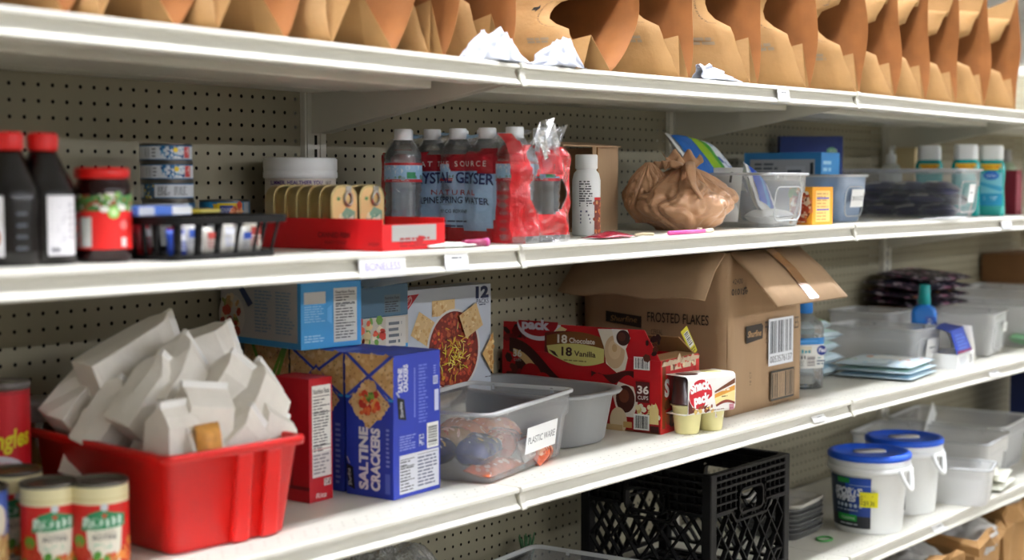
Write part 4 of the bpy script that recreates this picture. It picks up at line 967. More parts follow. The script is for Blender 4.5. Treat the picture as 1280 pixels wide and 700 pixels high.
def sack(label, p, rot, L=.115, w=.068, d=.05, seed=1, m=None, cat='paper sack'):
    t = thing('paper_sack', label, 'paper sack', p, 0, 'white paper sacks in the red tote'); t.rotation_euler = rot
    r = random.Random(seed); rings = []
    def rg(w_, d_, z, j): return [(x+r.uniform(-j, j), y+r.uniform(-j, j), z+r.uniform(-j, j)) for x, y in ((-w_/2, -d_/2), (0, -d_/2*1.06), (w_/2, -d_/2), (w_/2*1.03, 0), (w_/2, d_/2), (0, d_/2*1.06), (-w_/2, d_/2), (-w_/2*1.03, 0))]
    q = .002
    B().loft([rg(w*.96, d*.96, -L/2, q), rg(w, d, -L*.46, q), rg(w, d, -L*.1, q*1.5), rg(w*.98, d*.97, L*.22, q*1.5), rg(w*.99, d*.62, L*.34, q), rg(w*.97, d*.16, L*.44, q*.5)], 0, False).obj('sack_body', m or M_sack, t, bevel=.0015)
    B().loft([rg(w*1.0, d*.17, L*.43, .001), rg(w*1.02, d*.15, L*.5, .001), rg(w*1.0, d*.08, L*.51, .001)], 0, False).obj('folded_top', mat('sack_paper_fold', '#faf8f3', .55), t, loc=(0, 0, 0))
    return t
SK = [((1.345, 1.825, 1.085), (.15, 1.15, .12), .17, .075, .058, 'long white sack lying along the top left of the heap'),
 ((1.44, 1.79, 1.075), (.2, 1.25, -.15), .13, .085, .062, 'white sack at the top right of the heap, end toward the shelf front'),
 ((1.292, 1.87, 1.025), (.3, .75, .3), .12, .075, .055, 'white sack at the far left of the heap'),
 ((1.282, 1.79, 1.005), (.25, .55, .3), .115, .07, .055, 'white sack low at the left edge of the tote'),
 ((1.275, 1.645, .988), (.12, .0, .1), .118, .066, .05, 'upright white sack at the front corner of the tote'),
 ((1.325, 1.648, 1.002), (-.05, .15, -.1), .125, .075, .055, 'upright white sack in the front middle of the heap'),
 ((1.375, 1.632, .972), (.3, .85, .1), .11, .064, .052, 'white sack tilted right at the front rim'),
 ((1.415, 1.70, 1.032), (.1, .7, -.3), .12, .075, .058, 'white sack behind the rightmost pair'),
 ((1.452, 1.672, 1.018), (-.25, .85, .1), .12, .075, .058, 'rightmost white sack with its top over the rim'),
 ((1.445, 1.642, .972), (-.2, .55, .1), .10, .07, .05, 'white sack under the rightmost one at the tote corner'),
 ((1.31, 1.735, 1.035), (.2, .65, .2), .125, .075, .055, 'white sack in the left middle of the heap'),
 ((1.355, 1.735, 1.058), (.0, .8, .3), .13, .075, .055, 'white sack in the centre of the heap'),
 ((1.30, 1.625, .962), (.2, .1, 0), .09, .06, .045, 'white sack sunk at the front between two others'),
 ((1.37, 1.87, 1.03), (.1, .6, .5), .14, .08, .06, 'white sack at the back of the heap'),
 ((1.33, 1.72, .965), (.4, .4, .2), .12, .08, .06, 'white sack deep in the middle of the tote'),
 ((1.41, 1.80, .975), (.2, .4, .2), .12, .08, .06, 'white sack deep at the right of the tote'),
 ((1.29, 1.83, .965), (.2, .3, .2), .12, .08, .06, 'white sack deep at the left of the tote')]
for k, (p, rt, L, w_, d_, nm) in enumerate(SK): sack(nm, p, rt, L, w_, d_, k+3)
t = pouch('snack_packet', 'clear packet of orange crackers between the white sacks at the tote front', 'packet', (1.300, 1.616, .985), .045, .055, .026, mat('golden_cracker', '#d89a48', .5, var=.2, vscale=80), (1.45, 0, .1), None, None, 8)
# ---------------------------------------------------------------- cracker cartons
def rb_left(i, U, V): i.rect(0, V*.12, U*.55, V*.45, '#8a1018'); i.spots(0, V*.2, U*.3, V*.5, 24, .006, .012, ['#c89048', '#e0b878', '#a86a2c'], 3); i.rect(0, V*.1, U, V*.13, '#70101a')
def rb_front(i, U, V):
    i.facts(U*.12, V*.20, U*.92, V*.94); i.rect(U*.12, V*.42, U*.92, V*.425, '#a31220'); i.rect(U*.12, V*.20, U*.92, V*.40, '#d8d0cc'); i.lines(U*.16, V*.22, U*.88, V*.39, 6, '#8a8488')
    i.rect(U*.6, V*.12, U*.9, V*.18, '#c8b8b4'); i.spots(U*.62, V*.125, U*.88, V*.175, 20, .0008, .0016, ['#60484a'], 2); i.text('Ritz', U*.25, V*.03, .008, '#e4c8c4', fit=U*.45, bold=.02, shear=.2)
carton('cracker_box', 'slim dark red cracker carton with white nutrition panel, right of the tote', 1.606, 1.742, on3(1.6), .054, .08, .198, mat('dark_red_carton', '#b0131f', .4), .06, group='cracker cartons', faces=(('left', rb_left), ('front', rb_front)))
CR = ['#d8ad6c', '#c8955a', '#e4c48c']
def cracker_tex(i, u0, v0, u1, v1, seed, inside=None):
    r = random.Random(seed); n = 0; rs = {}
    i.spots(u0, v0, u1, v1, int((u1-u0)*(v1-v0)*26000), .003, .008, ['#dcb67c', '#d4aa6c', '#e4c48c', '#d2a468'], seed, inside)
    i.spots(u0, v0, u1, v1, int((u1-u0)*(v1-v0)*9000), .0012, .002, ['#8a5a30', '#a87844'], seed+1, inside)
M_blue = mat('blue_carton', '#2b3fb0', .4)
def salt_left(full):
    def f(i, U, V):
        vb = V*.70
        i.rect(0, vb, U, V, '#d8b070'); cracker_tex(i, .002, vb, U-.002, V-.002, 3)
        for a, b_ in (((U*.02, V), (U*.98, vb-.002)), ((U*.98, V), (U*.02, vb-.002))):
            dx = .0048; i.poly([(a[0]-dx, a[1]), (a[0]+dx, a[1]), (b_[0]+dx, b_[1]), (b_[0]-dx, b_[1])], '#3048b4')
        i.rect(0, vb-.004, U, vb, '#38a0e0')
        cx, cy = U*.50, V*.655; q = U*.44; hr = .93
        i.poly([(cx-q-.005, cy), (cx, cy-q*hr-.006), (cx+q+.005, cy), (cx, cy+q*hr+.006)], '#2b3fb0')
        dm = lambda u, v: abs(u-cx)/q+abs(v-cy)/(q*hr) < .97
        i.poly([(cx-q, cy), (cx, cy-q*hr), (cx+q, cy), (cx, cy+q*hr)], '#e2c088'); cracker_tex(i, cx-q, cy-q*hr, cx+q, cy+q*hr, 8, dm)
        i.spots(cx-q*.42, cy-q*.4, cx+q*.42, cy+q*.4, 34, .003, .008, ['#d8442a', '#e07038', '#b82c20', '#e8a050'], 4); i.spots(cx-q*.2, cy+q*.1, cx+q*.25, cy+q*.4, 10, .003, .006, ['#5a8a30', '#88b048'], 5)
        if full:
            i.text('SALTINE', U*.47, V*.05, .018, '#eceaf2', fit=V*.44, rot=PI/2, bold=.05); i.text('CRACKERS', U*.72, V*.05, .018, '#eceaf2', fit=V*.44, rot=PI/2, bold=.05)
            i.poly([(U*.06, V*.06), (U*.2, V*.04), (U*.16, V*.20), (U*.02, V*.22)], '#15151c'); i.text('Shurfine', U*.135, V*.065, .008, '#e4e4e8', fit=V*.12, rot=PI/2+.1, shear=.2); i.poly([(U*.08, V*.22), (U*.1, V*.22), (U*.04, V*.27), (U*.02, V*.265)], '#c8c8d0')
            i.rect(U*.84, V*.04, U*.94, V*.18, '#5a6cc8'); i.lines(U*.86, V*.22, U*.94, V*.5, 9, '#8a98dc')
        else: i.lines(U*.86, V*.05, U*.96, V*.5, 12, '#7c8cd8'); i.lines(U*.2, V*.1, U*.7, V*.3, 4, '#e4e4ee')
    return f
def salt_front(i, U, V):
    i.rect(U*.12, V*.03, U*.96, V*.30, '#dfe0e8'); i.facts(U*.12, V*.03, U*.45, V*.30, '', '#dfe0e8'); i.lines(U*.5, V*.05, U*.92, V*.27, 9, '#70748a'); i.rect(U*.5, V*.28, U*.94, V*.283, '#22242c')
    i.barcode(U*.70, V*.31, U*.95, V*.49, seed=4, horiz=True); i.rect(U*.53, V*.34, U*.63, V*.42, '#c8cce4'); i.spots(U*.54, V*.345, U*.62, V*.415, 20, .0015, .003, ['#3a4aa8'], 3)
    i.lines(U*.12, V*.33, U*.46, V*.44, 6, '#8f9ade')
    i.text('SALTINE', U*.18, V*.74, .011, '#e4e4f0', fit=V*.17, rot=PI/2, bold=.04); i.text('CRACKERS', U*.29, V*.74, .011, '#e4e4f0', fit=V*.19, rot=PI/2, bold=.04)
    i.poly([(U*.10, V*.56), (U*.26, V*.54), (U*.22, V*.69), (U*.07, V*.71)], '#15151c'); i.text('Shurfine', U*.2, V*.565, .008, '#e4e4e8', fit=V*.11, rot=PI/2+.12, shear=.2); i.poly([(U*.1, V*.71), (U*.13, V*.71), (U*.07, V*.75), (U*.04, V*.745)], '#b8bccc')
    i.lines(U*.42, V*.55, U*.45, V*.9, 22, '#9aa4e4', words=False, ragged=.1); i.lines(U*.52, V*.5, U*.72, V*.92, 18, '#6f7ed4'); i.rect(U*.86, V*.57, U*.95, V*.72, '#cfd4ee'); i.barcode(U*.83, V*.76, U*.93, V*.82, '#d8dcf0', '#3a4498', 6); i.lines(U*.84, V*.83, U*.9, V*.9, 4, '#8f9ade')
carton('saltine_box', 'blue saltine cracker carton at the front with its lettered side in full view', 1.738, 1.667, on3(1.72), .122, .100, .232, M_blue, .075, group='cracker cartons', faces=(('left', salt_left(True)), ('front', salt_front), ('top', lambda i, U, V: i.rect(U*.1, V*.1, U*.9, V*.5, '#3f54c4'))))
carton('saltine_box', 'blue saltine cracker carton behind, between front carton and red carton', 1.732, 1.785, on3(1.72), .112, .122, .231, M_blue, .03, group='cracker cartons', faces=(('left', salt_left(False)),))
def green_left(i, U, V):
    i.rect(0, V*.5, U, V, '#c8a468'); cracker_tex(i, .002, V*.5, U-.002, V-.002, 5)
    for a, b_ in (((U*.2, V), (U*.5, V*.7)), ((U*.55, V*.7), (U*.9, V)), ((U*.95, V), (U*.6, V*.6))):
        i.poly([(a[0]-.004, a[1]), (a[0]+.004, a[1]), (b_[0]+.004, b_[1]), (b_[0]-.004, b_[1])], '#6a9a30')
carton('saltine_box', 'cracker carton with green crossing bands, rearmost of the saltine row', 1.73, 1.905, on3(1.72), .112, .112, .230, mat('dark_green_carton', '#3a4a38', .4), .0, group='cracker cartons', faces=(('left', green_left),))
X, Y = 1.60, 1.945
t = thing('paper_cup_stack', 'grey-white tub behind the saltine row under the light blue carton', 'tub', (X, Y, on3(X)))
B().lathe([(.034, 0), (.042, .21), (.044, .212), (.044, .222), (.042, .225)], 32).obj('tub_body', mat('grey_white_plastic', '#c9c7c2', .4), t)
i = Ink(cyl(.0418, face_cam(X, Y)), .004); i.lines(-.03, .16, .03, .2, 6, '#6a6c74'); i.obj('tub_label', t)
def lb_left(i, U, V):
    i.rect(0, V*.1, U*.96, V, '#b4b4b2'); i.disc(U*.14, V*.42, U*.17, V*.34, '#c8c4bc'); i.spots(U*.02, V*.12, U*.24, V*.72, 46, .005, .011, ['#a83a28', '#c8a070', '#d8b888', '#7a8a48', '#b84a34', '#e0d0b0'], 4, lambda u, v: ((u-U*.12)/(U*.13))**2+((v-V*.4)/(V*.33))**2 < 1)
    i.poly([(U*.22, V*.88), (U*.28, V*.92), (U*.42, V*.64), (U*.36, V*.58)], '#3a4c74'); i.rect(U*.03, V*.84, U*.26, V, '#8a8c90'); i.barcode(U*.05, V*.86, U*.2, V, '#a4a4a4', '#5c5e62')
    i.lines(U*.44, V*.2, U*.66, V*.86, 13, '#7f97ae'); i.lines(U*.7, V*.2, U*.93, V*.86, 14, '#7f97ae')
def lb_front(i, U, V):
    i.rect(U*.05, V*.68, U*.4, V*.86, '#d8d8d4'); i.rect(U*.53, V*.08, U*.92, V*.9, '#d8d8d2'); i.facts(U*.54, V*.09, U*.91, V*.89, 'Nutrition Facts', '#d8d8d2'); i.lines(U*.05, V*.1, U*.4, V*.22, 3, '#9fd0f0'); i.lines(U*.05, V*.4, U*.4, V*.66, 7, '#8cc4ea'); i.poly([(U*.42, V*.42), (U*.5, V*.36), (U*.5, V*.66), (U*.42, V*.6)], '#5cb0e8')
carton('cracker_box', 'light blue cracker carton lying on top of the saltine cartons', 1.712, 1.885, on3(1.7)+.2325, .128, .225, .110, mat('light_blue_carton', '#3c9ad8', .4), -.09, group='cracker cartons', faces=(('left', lb_left), ('front', lb_front)))
def ss_front(i, U, V): i.rect(0, V*.8, U, V, '#c4bcae'); i.spots(0, V*.79, U*.55, V*.99, 40, .005, .011, ['#c83a2c', '#e0c890', '#6a9a40', '#e8dcc0', '#d85a3c'], 4); i.rect(U*.6, V*.78, U*.95, V*.99, '#d0ccc4'); i.lines(U*.65, V*.8, U*.9, V*.97, 4, '#6a7078')
carton('cracker_box', 'light blue carton with tomato picture standing behind the front saltine carton', 1.915, 1.905, on3(1.9), .15, .07, .262, mat('light_blue_carton', '#3c9ad8', .4), .0, group='cracker cartons', faces=(('front', ss_front),))
carton('cracker_box', 'slate blue carton with dark nutrition panel on the tomato picture carton', 1.915, 1.905, on3(1.9)+.2625, .15, .07, .058, mat('slate_blue_carton', '#47687e', .45), .0, group='cracker cartons', faces=(('front', lambda i, U, V: (i.rect(U*.58, V*.1, U*.86, V*.68, '#5a6c76'), i.text('Nutrition Facts', U*.59, V*.54, .005, '#14181c', fit=U*.25, bold=.02), i.lines(U*.59, V*.12, U*.85, V*.48, 5, '#1c2024'))),))
# 12 pack cracker carton
def pr_front(i, U, V):
    i.poly([(U*.03, V*.965), (U*.20, V*.97), (U*.04, V*.84)], '#b81c2c'); i.disc(U*.085, V*.92, U*.05, V*.024, '#d8a8a8', rot=.7); i.disc(U*.085, V*.92, U*.042, V*.018, '#b81c2c', rot=.7); i.text('NABISCO', U*.055, V*.90, .006, '#e8d4d4', fit=U*.09, rot=.7)
    i.text('12', U*.82, V*.912, .022, '#1c2850', fit=U*.15, bold=.06); i.text('PACKS', U*.83, V*.870, .010, '#2a3050', fit=U*.14); i.lines(U*.86, V*.855, U*.97, V*.87, 1, '#4a5068')
    def sq(cx, cy, a, b_, rot, sd):
        c_, s_ = math.cos(rot), math.sin(rot); P = lambda x, y: (cx+x*c_-y*s_, cy+x*s_+y*c_)
        i.poly([P(-a, -b_), P(a, -b_), P(a, b_), P(-a, b_)], '#dcbb84')
        ins = lambda u, v: abs((u-cx)*c_+(v-cy)*s_) < a*.93 and abs(-(u-cx)*s_+(v-cy)*c_) < b_*.93
        m = a+b_; i.spots(cx-m, cy-m, cx+m, cy+m, 110, .003, .006, ['#e8cf9c', '#d4ac70', '#cc9c60', '#e2c48c'], sd, ins); i.spots(cx-m, cy-m, cx+m, cy+m, 50, .0008, .0014, ['#8a5c34'], sd+1, ins)
    sq(U*.46, V*.865, U*.125, V*.052, 0, 3); sq(U*.25, V*.735, U*.11, V*.085, -.5, 5)
    cx, cy = U*.57, V*.575; ru, rv = U*.275, V*.262; i.disc(cx, cy, ru*1.08, rv*1.06, '#d8d4d0', 40); i.disc(cx, cy, ru, rv, '#7a2416', 40)
    el = lambda k: (lambda u, v: ((u-cx)/(ru*k))**2+((v-cy)/(rv*k))**2 < 1)
    i.spots(cx-ru, cy-rv, cx+ru, cy+rv, 460, .0025, .007, ['#8f2e1a', '#a8452a', '#5c180e', '#b85a34', '#7c1e14', '#c04a30'], 7, el(.95)); i.spots(cx-ru*.8, cy-rv*.8, cx+ru*.8, cy+rv*.8, 18, .003, .006, ['#d8942c', '#c8361c'], 8, el(.8))
    r = random.Random(3)
    for k in range(90):
        u = cx+r.gauss(0, ru*.28); v = cy-rv*.08+r.gauss(0, rv*.28); a = r.uniform(0, PI); l_ = r.uniform(.004, .009); w_ = .0008
        i.poly([(u-l_*math.cos(a)-w_*math.sin(a), v-l_*math.sin(a)+w_*math.cos(a)), (u-l_*math.cos(a)+w_*math.sin(a), v-l_*math.sin(a)-w_*math.cos(a)), (u+l_*math.cos(a)+w_*math.sin(a), v+l_*math.sin(a)-w_*math.cos(a)), (u+l_*math.cos(a)-w_*math.sin(a), v+l_*math.sin(a)+w_*math.cos(a))], r.choice(['#e8d440', '#d8c02c', '#f0e47c', '#c8ac20']))
    sq(U*.745, V*.765, U*.105, V*.085, .42, 9)
    i.poly([(U*.87, V*.53), (U*.998, V*.67), (U*.998, V*.38)], '#d8b070'); i.spots(U*.87, V*.38, U*.998, V*.67, 40, .003, .006, ['#e8c88c', '#c08848'], 4, lambda u, v: abs(v-V*.527)/(V*.14) < (u-U*.87)/(U*.128)); i.lines(U*.9, V*.365, U*.97, V*.378, 1, '#6a6c74')
carton('cracker_box', 'large pale grey 12 packs cracker carton with chili bowl picture at the back', 2.163, 1.955, on3(2.1), .270, .055, .300, mat('pale_grey_carton', '#c3cad4', .4), .0, group='cracker cartons', faces=(('front', pr_front),))
# ---------------------------------------------------------------- PLASTIC WARE bin, grey tub
store_bin('clear bin labelled PLASTIC WARE with orange wrapped packs inside', 1.992, 1.70, 3, .350, .222, .124, .225, M_clearbin, 'PLASTIC WARE', (.125, .047), tagpos=(.022, .46), hand=False)
g = 'wrapped cutlery packs in the PLASTIC WARE bin'
M3 = Matrix.Rotation(.235, 4, 'Z'); rr = random.Random(12)
PK = [('long flat orange', (-.075, -.072), .14, .05, .022, '#e8764a', 0), ('orange-red wrapped', (.085, -.058), .10, .06, .05, '#e06438', .2), ('clear orange', (.095, .02), .10, .07, .05, '#e88a58', -.3), ('dark blue', (-.085, -.045), .11, .06, .05, '#2c3a7a', .15), ('navy and gold', (-.12, .03), .075, .07, .05, '#3a3f6c', -.2), ('brick red', (.005, -.045), .10, .06, .045, '#c04a34', .3), ('grey and white', (-.10, .06), .08, .06, .04, '#b8b4b4', .1), ('tan striped', (-.03, .045), .10, .06, .045, '#c0986c', -.5), ('white barcoded', (.03, -.075), .055, .04, .02, '#e4e0dc', .1), ('pale orange', (.04, .05), .1, .06, .045, '#e89a70', .9)]
for k, (nm, (x, y), w_, d_, h_, c, a) in enumerate(PK):
    p = M3 @ Vector((x, y, 0)); st = k in (0, 1, 8)
    pouch('cutlery_pack', '%s pack in the PLASTIC WARE bin' % nm, 'pack', (1.985+p.x, 1.70+p.y, on3(2)+.006+(.012 if k == 8 else .0 if st else .012)+(.001*k)), w_, d_, h_, mat('pack_film_%d' % k, c, .2, coat=.5, bump=.9, bscale=55, bdist=.012), ((1.2 if k == 8 else .9 if k == 1 else .15), .0, .225+a), g,
          (lambda i, w, d, k=k: i.barcode(-w*.3, -d*.35, w*.35, d*.35) if k == 8 else i.spots(-w*.45, -d*.45, w*.45, d*.45, 34, .002, .008, [['#e8a888', '#c85838', '#f0c8b0'], ['#3a4270', '#c8a050', '#d8d8e0', '#2a2f4c']][1 if k in (3, 4, 6) else 0], k)), seed=k, wr=.3)
M_grey = mat('grey_tub_plastic', '#9a9b9b', .35)
t = thing('dish_tub', 'grey rounded plastic dish tub behind the PLASTIC WARE bin', 'tub', (2.268, 1.808, on3(2.24)))
T = lambda k, z, dr=0: rrect(.222*k+dr, .36*k+dr, .085*k, z, 9)
B().loft([T(.84, 0, -.02), T(.85, .002, -.008), T(.86, .008), T(.955, .096), T(.965, .0975, .018), T(.965, .1025, .024), T(.965, .105, .02), T(.955, .105, -.002), T(.95, .100, -.007), T(.855, .012, -.008), T(.84, .006, -.025)], 0, True).obj('tub_body', M_grey, t)
# ---------------------------------------------------------------- pudding cartons
M_pcard = mat('pudding_carton_red', '#c0141c', .4)
PW_, PD_, PH_ = .165, .385, .148
t = thing('pudding_case', 'large red 36 cups pudding carton with its side flap standing open', 'box', (2.520, 1.815, on3(2.5)), .085)
th = .003
B().box((0, 0, 0), (PW_, PD_, th)).obj('case_floor', M_cardin, t)
B().box((-PW_/2+th/2, 0, 0), (th, PD_, PH_)).obj('long_side', [M_pcard], t)
B().box((PW_/2-th/2, 0, 0), (th, PD_, PH_)).obj('long_side', [M_pcard], t)
B().box((0, -PD_/2+th/2, 0), (PW_-2*th, th, PH_)).obj('end_side', M_pcard, t); B().box((0, PD_/2-th/2, 0), (PW_-2*th, th, PH_)).obj('end_side', M_pcard, t)
fl = B().loft([[(0, -PD_/2+.002, 0), (0, PD_/2-.002, 0)], [(.002, -PD_/2+.040, .060), (.002, PD_/2-.002, .060)]], 0, False, False, False, False).obj('side_flap', M_pcard, t, solid=.0025, loc=(-PW_/2+.002, 0, PH_))
fl2 = B().loft([[(0, -PD_/2+.01, 0), (0, PD_/2-.01, 0)], [(-.03, -PD_/2+.03, .035), (-.03, PD_/2-.03, .035)]], 0, False, False, False, False).obj('far_flap', M_cardin, t, solid=.0025, loc=(PW_/2-.002, 0, PH_))
ef = B().loft([[(-.078, 0, 0), (.078, 0, 0)], [(-.07, .045, .002), (.07, .045, .002)]], 0, False, False, False, False).obj('end_flap', M_cardin, t, solid=.0025, loc=(0, -PD_/2+.002, PH_))
b = B(); r = random.Random(2)
b.add([(-.08+.16*k/16, -PD_/2-.001-.004*r.random(), PH_-.004+.014*r.random()*(k % 2)) for k in range(17)]+[(-.08+.16*k/16, -PD_/2-.0005, PH_-.012) for k in range(17)], [(k, k+1, k+18, k+17) for k in range(16)]); b.obj('torn_edge', mat('torn_card', '#cdb79a', .8), t, solid=.001)
U, V = PD_, PH_
def lf(u, v, l):
    if v <= PH_: return (-PW_/2-l-.0009, PD_/2-u, v)
    s = (v-PH_)/.060; return (-PW_/2+.0006-l-.0015, PD_/2-u, PH_+.060*s)
i = Ink(lf, .012, .0006, .012)
def wave(f0, f1, n=14, u0=0, u1=1): return [(u0+(u1-u0)*k/n, f0+(f1-f0)*k/n) for k in range(n+1)]
i.spots(.005, .05, .06, .20, 20, .008, .018, ['#3a1410', '#5a2018', '#7a1016'], 3)
n = 16; q = [k/n for k in range(n+1)]
i.band([(.02+.17*a, .175-.09*a+.012*math.sin(a*6)) for a in q], [(.02+.17*a, .145-.12*a+.012*math.sin(a*6)) for a in q], '#3c1510')
i.band([(.03+.15*a, .152-.10*a+.01*math.sin(a*7)) for a in q], [(.03+.15*a, .135-.12*a+.012*math.sin(a*7+.4)) for a in q], '#d8b478')
i.disc(.075, .095, .026, .028, '#a81018'); i.disc(.105, .085, .022, .02, '#c0141c'); i.poly([(.06, .05), (.08, .08), (.10, .075), (.09, .05)], '#d8b478')
i.disc(.095, .208, .055, .036, '#d8d4dc', 30, PI, 2*PI); i.disc(.093, .213, .05, .032, '#a8121c', 30, PI, 2*PI); i.text('pack', .052, .196, .02, '#d8d0d8', fit=.07, bold=.05)
i.spots(.115, .15, .15, .19, 8, .006, .012, ['#e0d0a8', '#d8c070', '#ece4d0'], 4); i.poly([(.13, .19), (.15, .205), (.165, .2), (.15, .185), (.145, .165)], '#dcc890')
i.text('36', .03, .135, .015, '#e0dcd4', fit=.022, bold=.02); i.text('CUPS', .032, .125, .006, '#b8a8a0', fit=.018)
_f = i.fn; i.fn = lambda u, v, l: lf(u-.045, v, l)
i.band([(.155+.15*a, .19+.006*math.sin(a*4)) for a in q], [(.155+.15*a, .15-.012*math.sin(a*PI)) for a in q], '#6a1c10')
i.band([(.16+.14*a, .184+.012*math.sin(a*3.0)) for a in q], [(.16+.14*a, .163+.008*math.sin(a*3.0)) for a in q], '#7c4a18')
i.band([(.16+.14*a, .163+.008*math.sin(a*3.0)) for a in q], [(.165+.135*a, .148-.022*math.sin(a*2.6)) for a in q], '#d8d07c')
i.poly([(.165, .155), (.18, .152), (.19, .140), (.178, .145)], '#3a1c10')
i.text('18', .187, .171, .017, '#f0e8dc', fit=.024, bold=.03); i.text('Chocolate', .216, .1725, .0105, '#f0e8dc', fit=.062, bold=.02)
i.text('18', .197, .145, .018, '#3a1410', fit=.026, bold=.03); i.text('Vanilla', .228, .1455, .0115, '#3a1410', fit=.052, bold=.02); i.lines(.203, .133, .275, .138, 1, '#8a7a40')
i.poly([(.285, .205), (.30, .168), (.305, .135), (.33, .118), (.35, .125), (.356, .15), (.345, .19), (.33, .207)], '#e8dcc8'); i.disc(.325, .160, .024, .034, '#d4b48c'); i.disc(.325, .165, .015, .02, '#e0c49c'); i.disc(.325, .168, .006, .008, '#cfa878')
i.poly([(.318, .207), (.325, .18), (.35, .165), (.362, .19), (.355, .207)], '#ece4dc'); i.disc(.345, .19, .016, .016, '#3c1a10'); i.disc(.342, .192, .009, .009, '#5a2c1c')
i.band([(.27+.1*a, .118-.006*math.sin(a*5)) for a in q], [(.27+.1*a, .105+.01*math.sin(a*9)) for a in q], '#4a140e')
i.fn = lf
i.barcode(.325, .128, .362, .154, seed=5); i.spots(.352, .15, .383, .2, 10, .005, .010, ['#3a1810', '#5c2a18'], 6)
i.poly([(.275, .075), (.29, .10), (.325, .092), (.335, .06), (.325, .03), (.29, .03)], '#e4d8cc'); i.disc(.306, .066, .022, .028, '#43190f'); i.disc(.303, .072, .012, .014, '#6a3422'); i.disc(.29, .02, .02, .028, '#dcc8a4'); i.rect(.262, .0, .30, .012, '#c8a878')
i.rect(.330, .062, .362, .104, '#5a1612'); i.text('36', .334, .080, .016, '#f2ece6', fit=.026, bold=.03); i.text('CUPS', .335, .068, .008, '#f2ece6', fit=.024, bold=.01)
i.spots(.33, .03, .384, .056, 16, .005, .010, ['#e8d8a8', '#f0e8d0', '#4a1c10', '#d8b870'], 8); i.poly([(.362, .05), (.368, .062), (.372, .052), (.376, .064), (.383, .05), (.383, .02), (.362, .02)], '#e8cf8c'); i.barcode(.326, .006, .362, .038, seed=8); i.rect(.302, .008, .322, .02, '#c8a060'); i.rect(.364, .003, .384, .016, '#4a1a12')
i.obj('side_print', t)
i = Ink(front(PW_, PD_, PH_), 0, .0006); i.rect(.0, 0, .012, PH_, '#d0181c'); i.rect(.006, 0, .02, PH_, '#7a3a14'); i.text('S', .016, .075, .034, '#f0ece8', fit=.02, bold=.05); i.poly([(.03, .02), (.06, .08), (.08, .07), (.06, .0)], '#4a2414'); i.spots(.02, .0, .14, .06, 34, .006, .014, ['#5c2c18', '#3a1810', '#8a4a28', '#a01418', '#6a3a20'], 4); i.rect(0, 0, PW_, .01, '#c0141c'); i.rect(.04, .125, .15, .146, '#d8c8a8'); i.spots(.04, .126, .16, .146, 26, .003, .008, ['#c8382c', '#e8d8b0', '#7a4a34', '#d84a38'], 5); i.rect(.150, .10, .165, .147, '#d02820'); i.obj('end_print', t)
X, Y = 2.540, 1.580
t = thing('pudding_pack', 'four cup pudding pack in a white printed sleeve at the shelf edge', 'pudding pack', (X, Y, on3(X)), -.2, None)
g_ = .0
M_pud = mat('vanilla_pudding', '#e8dfa0', .35); M_choc = mat('chocolate_pudding', '#3a1a16', .3)
SW, SD, SHh = .138, .066, .066; zb = .045
def cup(x, y, m, z0, up):
    b = B(); pr = [(.0225, 0), (.0245, .003), (.0305, .056), (.034, .057), (.034, .059), (.03, .0595)]
    b.lathe([(r_, z0+zz if up else z0+.0595-zz) for r_, zz in (pr if up else pr[::-1])], 32, 0, (x, y))
    b.obj('cup', m, t)
for x, m in ((-.034, M_pud), (.034, M_pud)): cup(x, 0, m, 0, True)
for x, m in ((-.036, M_choc), (.034, M_pud)): cup(x, 0, m, .0605, False) if False else cup(x, 0, m, .0605, False)
rg = lambda x: [(x, p[0], p[1]+zb+SHh/2+.002) for p in [(a, c) for a, c, _ in rrect(SD+.006, SHh+.012, .010, 0, 4)]]
B().loft([rg(-SW/2), rg(SW/2)], 0, False, False, False).obj('sleeve', mat('sleeve_card', '#f2efe8', .4), t, solid=.0014)
i = Ink(lambda u, v, l: (-SW/2+u, -SD/2-.0042-l, zb+v)); W_ = SW; i.rect(.002, .002, W_-.002, SHh+.002, '#f2efe8')
i.disc(.035, .037, .033, .030, '#c81828', 30); i.poly([(.0, .0), (.0, .03), (.012, .012), (.03, .004)], '#5a2418'); i.spots(.0, .0, .07, .012, 20, .003, .006, ['#5a2418', '#e0c070', '#8a4a28'], 3); i.poly([(.045, .012), (.075, .02), (.068, .032), (.05, .022)], '#f2f0ea')
i.text('Snack', .006, .040, .019, '#f6f4f0', fit=.058, bold=.06, rot=.10, arch=lambda a: .004*math.sin(a*PI)); i.text('pack', .016, .018, .018, '#f6f4f0', fit=.046, bold=.06, rot=.10)
i.band([(.075+.06*a, .040+.022*a) for a in q], [(.075+.06*a, .036+.016*a) for a in q], '#6a3a20'); i.band([(.075+.06*a, .034+.014*a) for a in q], [(.075+.06*a, .026+.012*a) for a in q], '#d89838'); i.band([(.075+.06*a, .026+.012*a) for a in q], [(.078+.057*a, .012+.008*math.sin(a*3)) for a in q], '#f0dc98'); i.band([(.078+.057*a, .012+.008*math.sin(a*3)) for a in q], [(.08+.055*a, .008+.006*math.sin(a*3)) for a in q], '#7a3020')
i.lines(.095, .037, .125, .044, 1, '#f4e8d0'); i.lines(.095, .025, .118, .03, 1, '#8a6a40'); i.rect(.118, -.002, .132, .010, '#c88a94'); i.text('REAL', .119, .0, .003, '#6a2030', fit=.012); i.lines(.06, .001, .11, .004, 1, '#8a5a50')
i.obj('sleeve_print', [k for k in KIDS(t) if k.name.startswith('sleeve')][0])
i = Ink(lambda u, v, l: (.02+u, -.026-l-.0, .028+v)); i.rect(.0, 0, .024, .018, '#efe6d8'); i.text('REAL', .003, .009, .005, '#8a3048', fit=.018); i.text('MILK', .003, .002, .005, '#8a3048', fit=.018); i.obj('cup_seal', t)
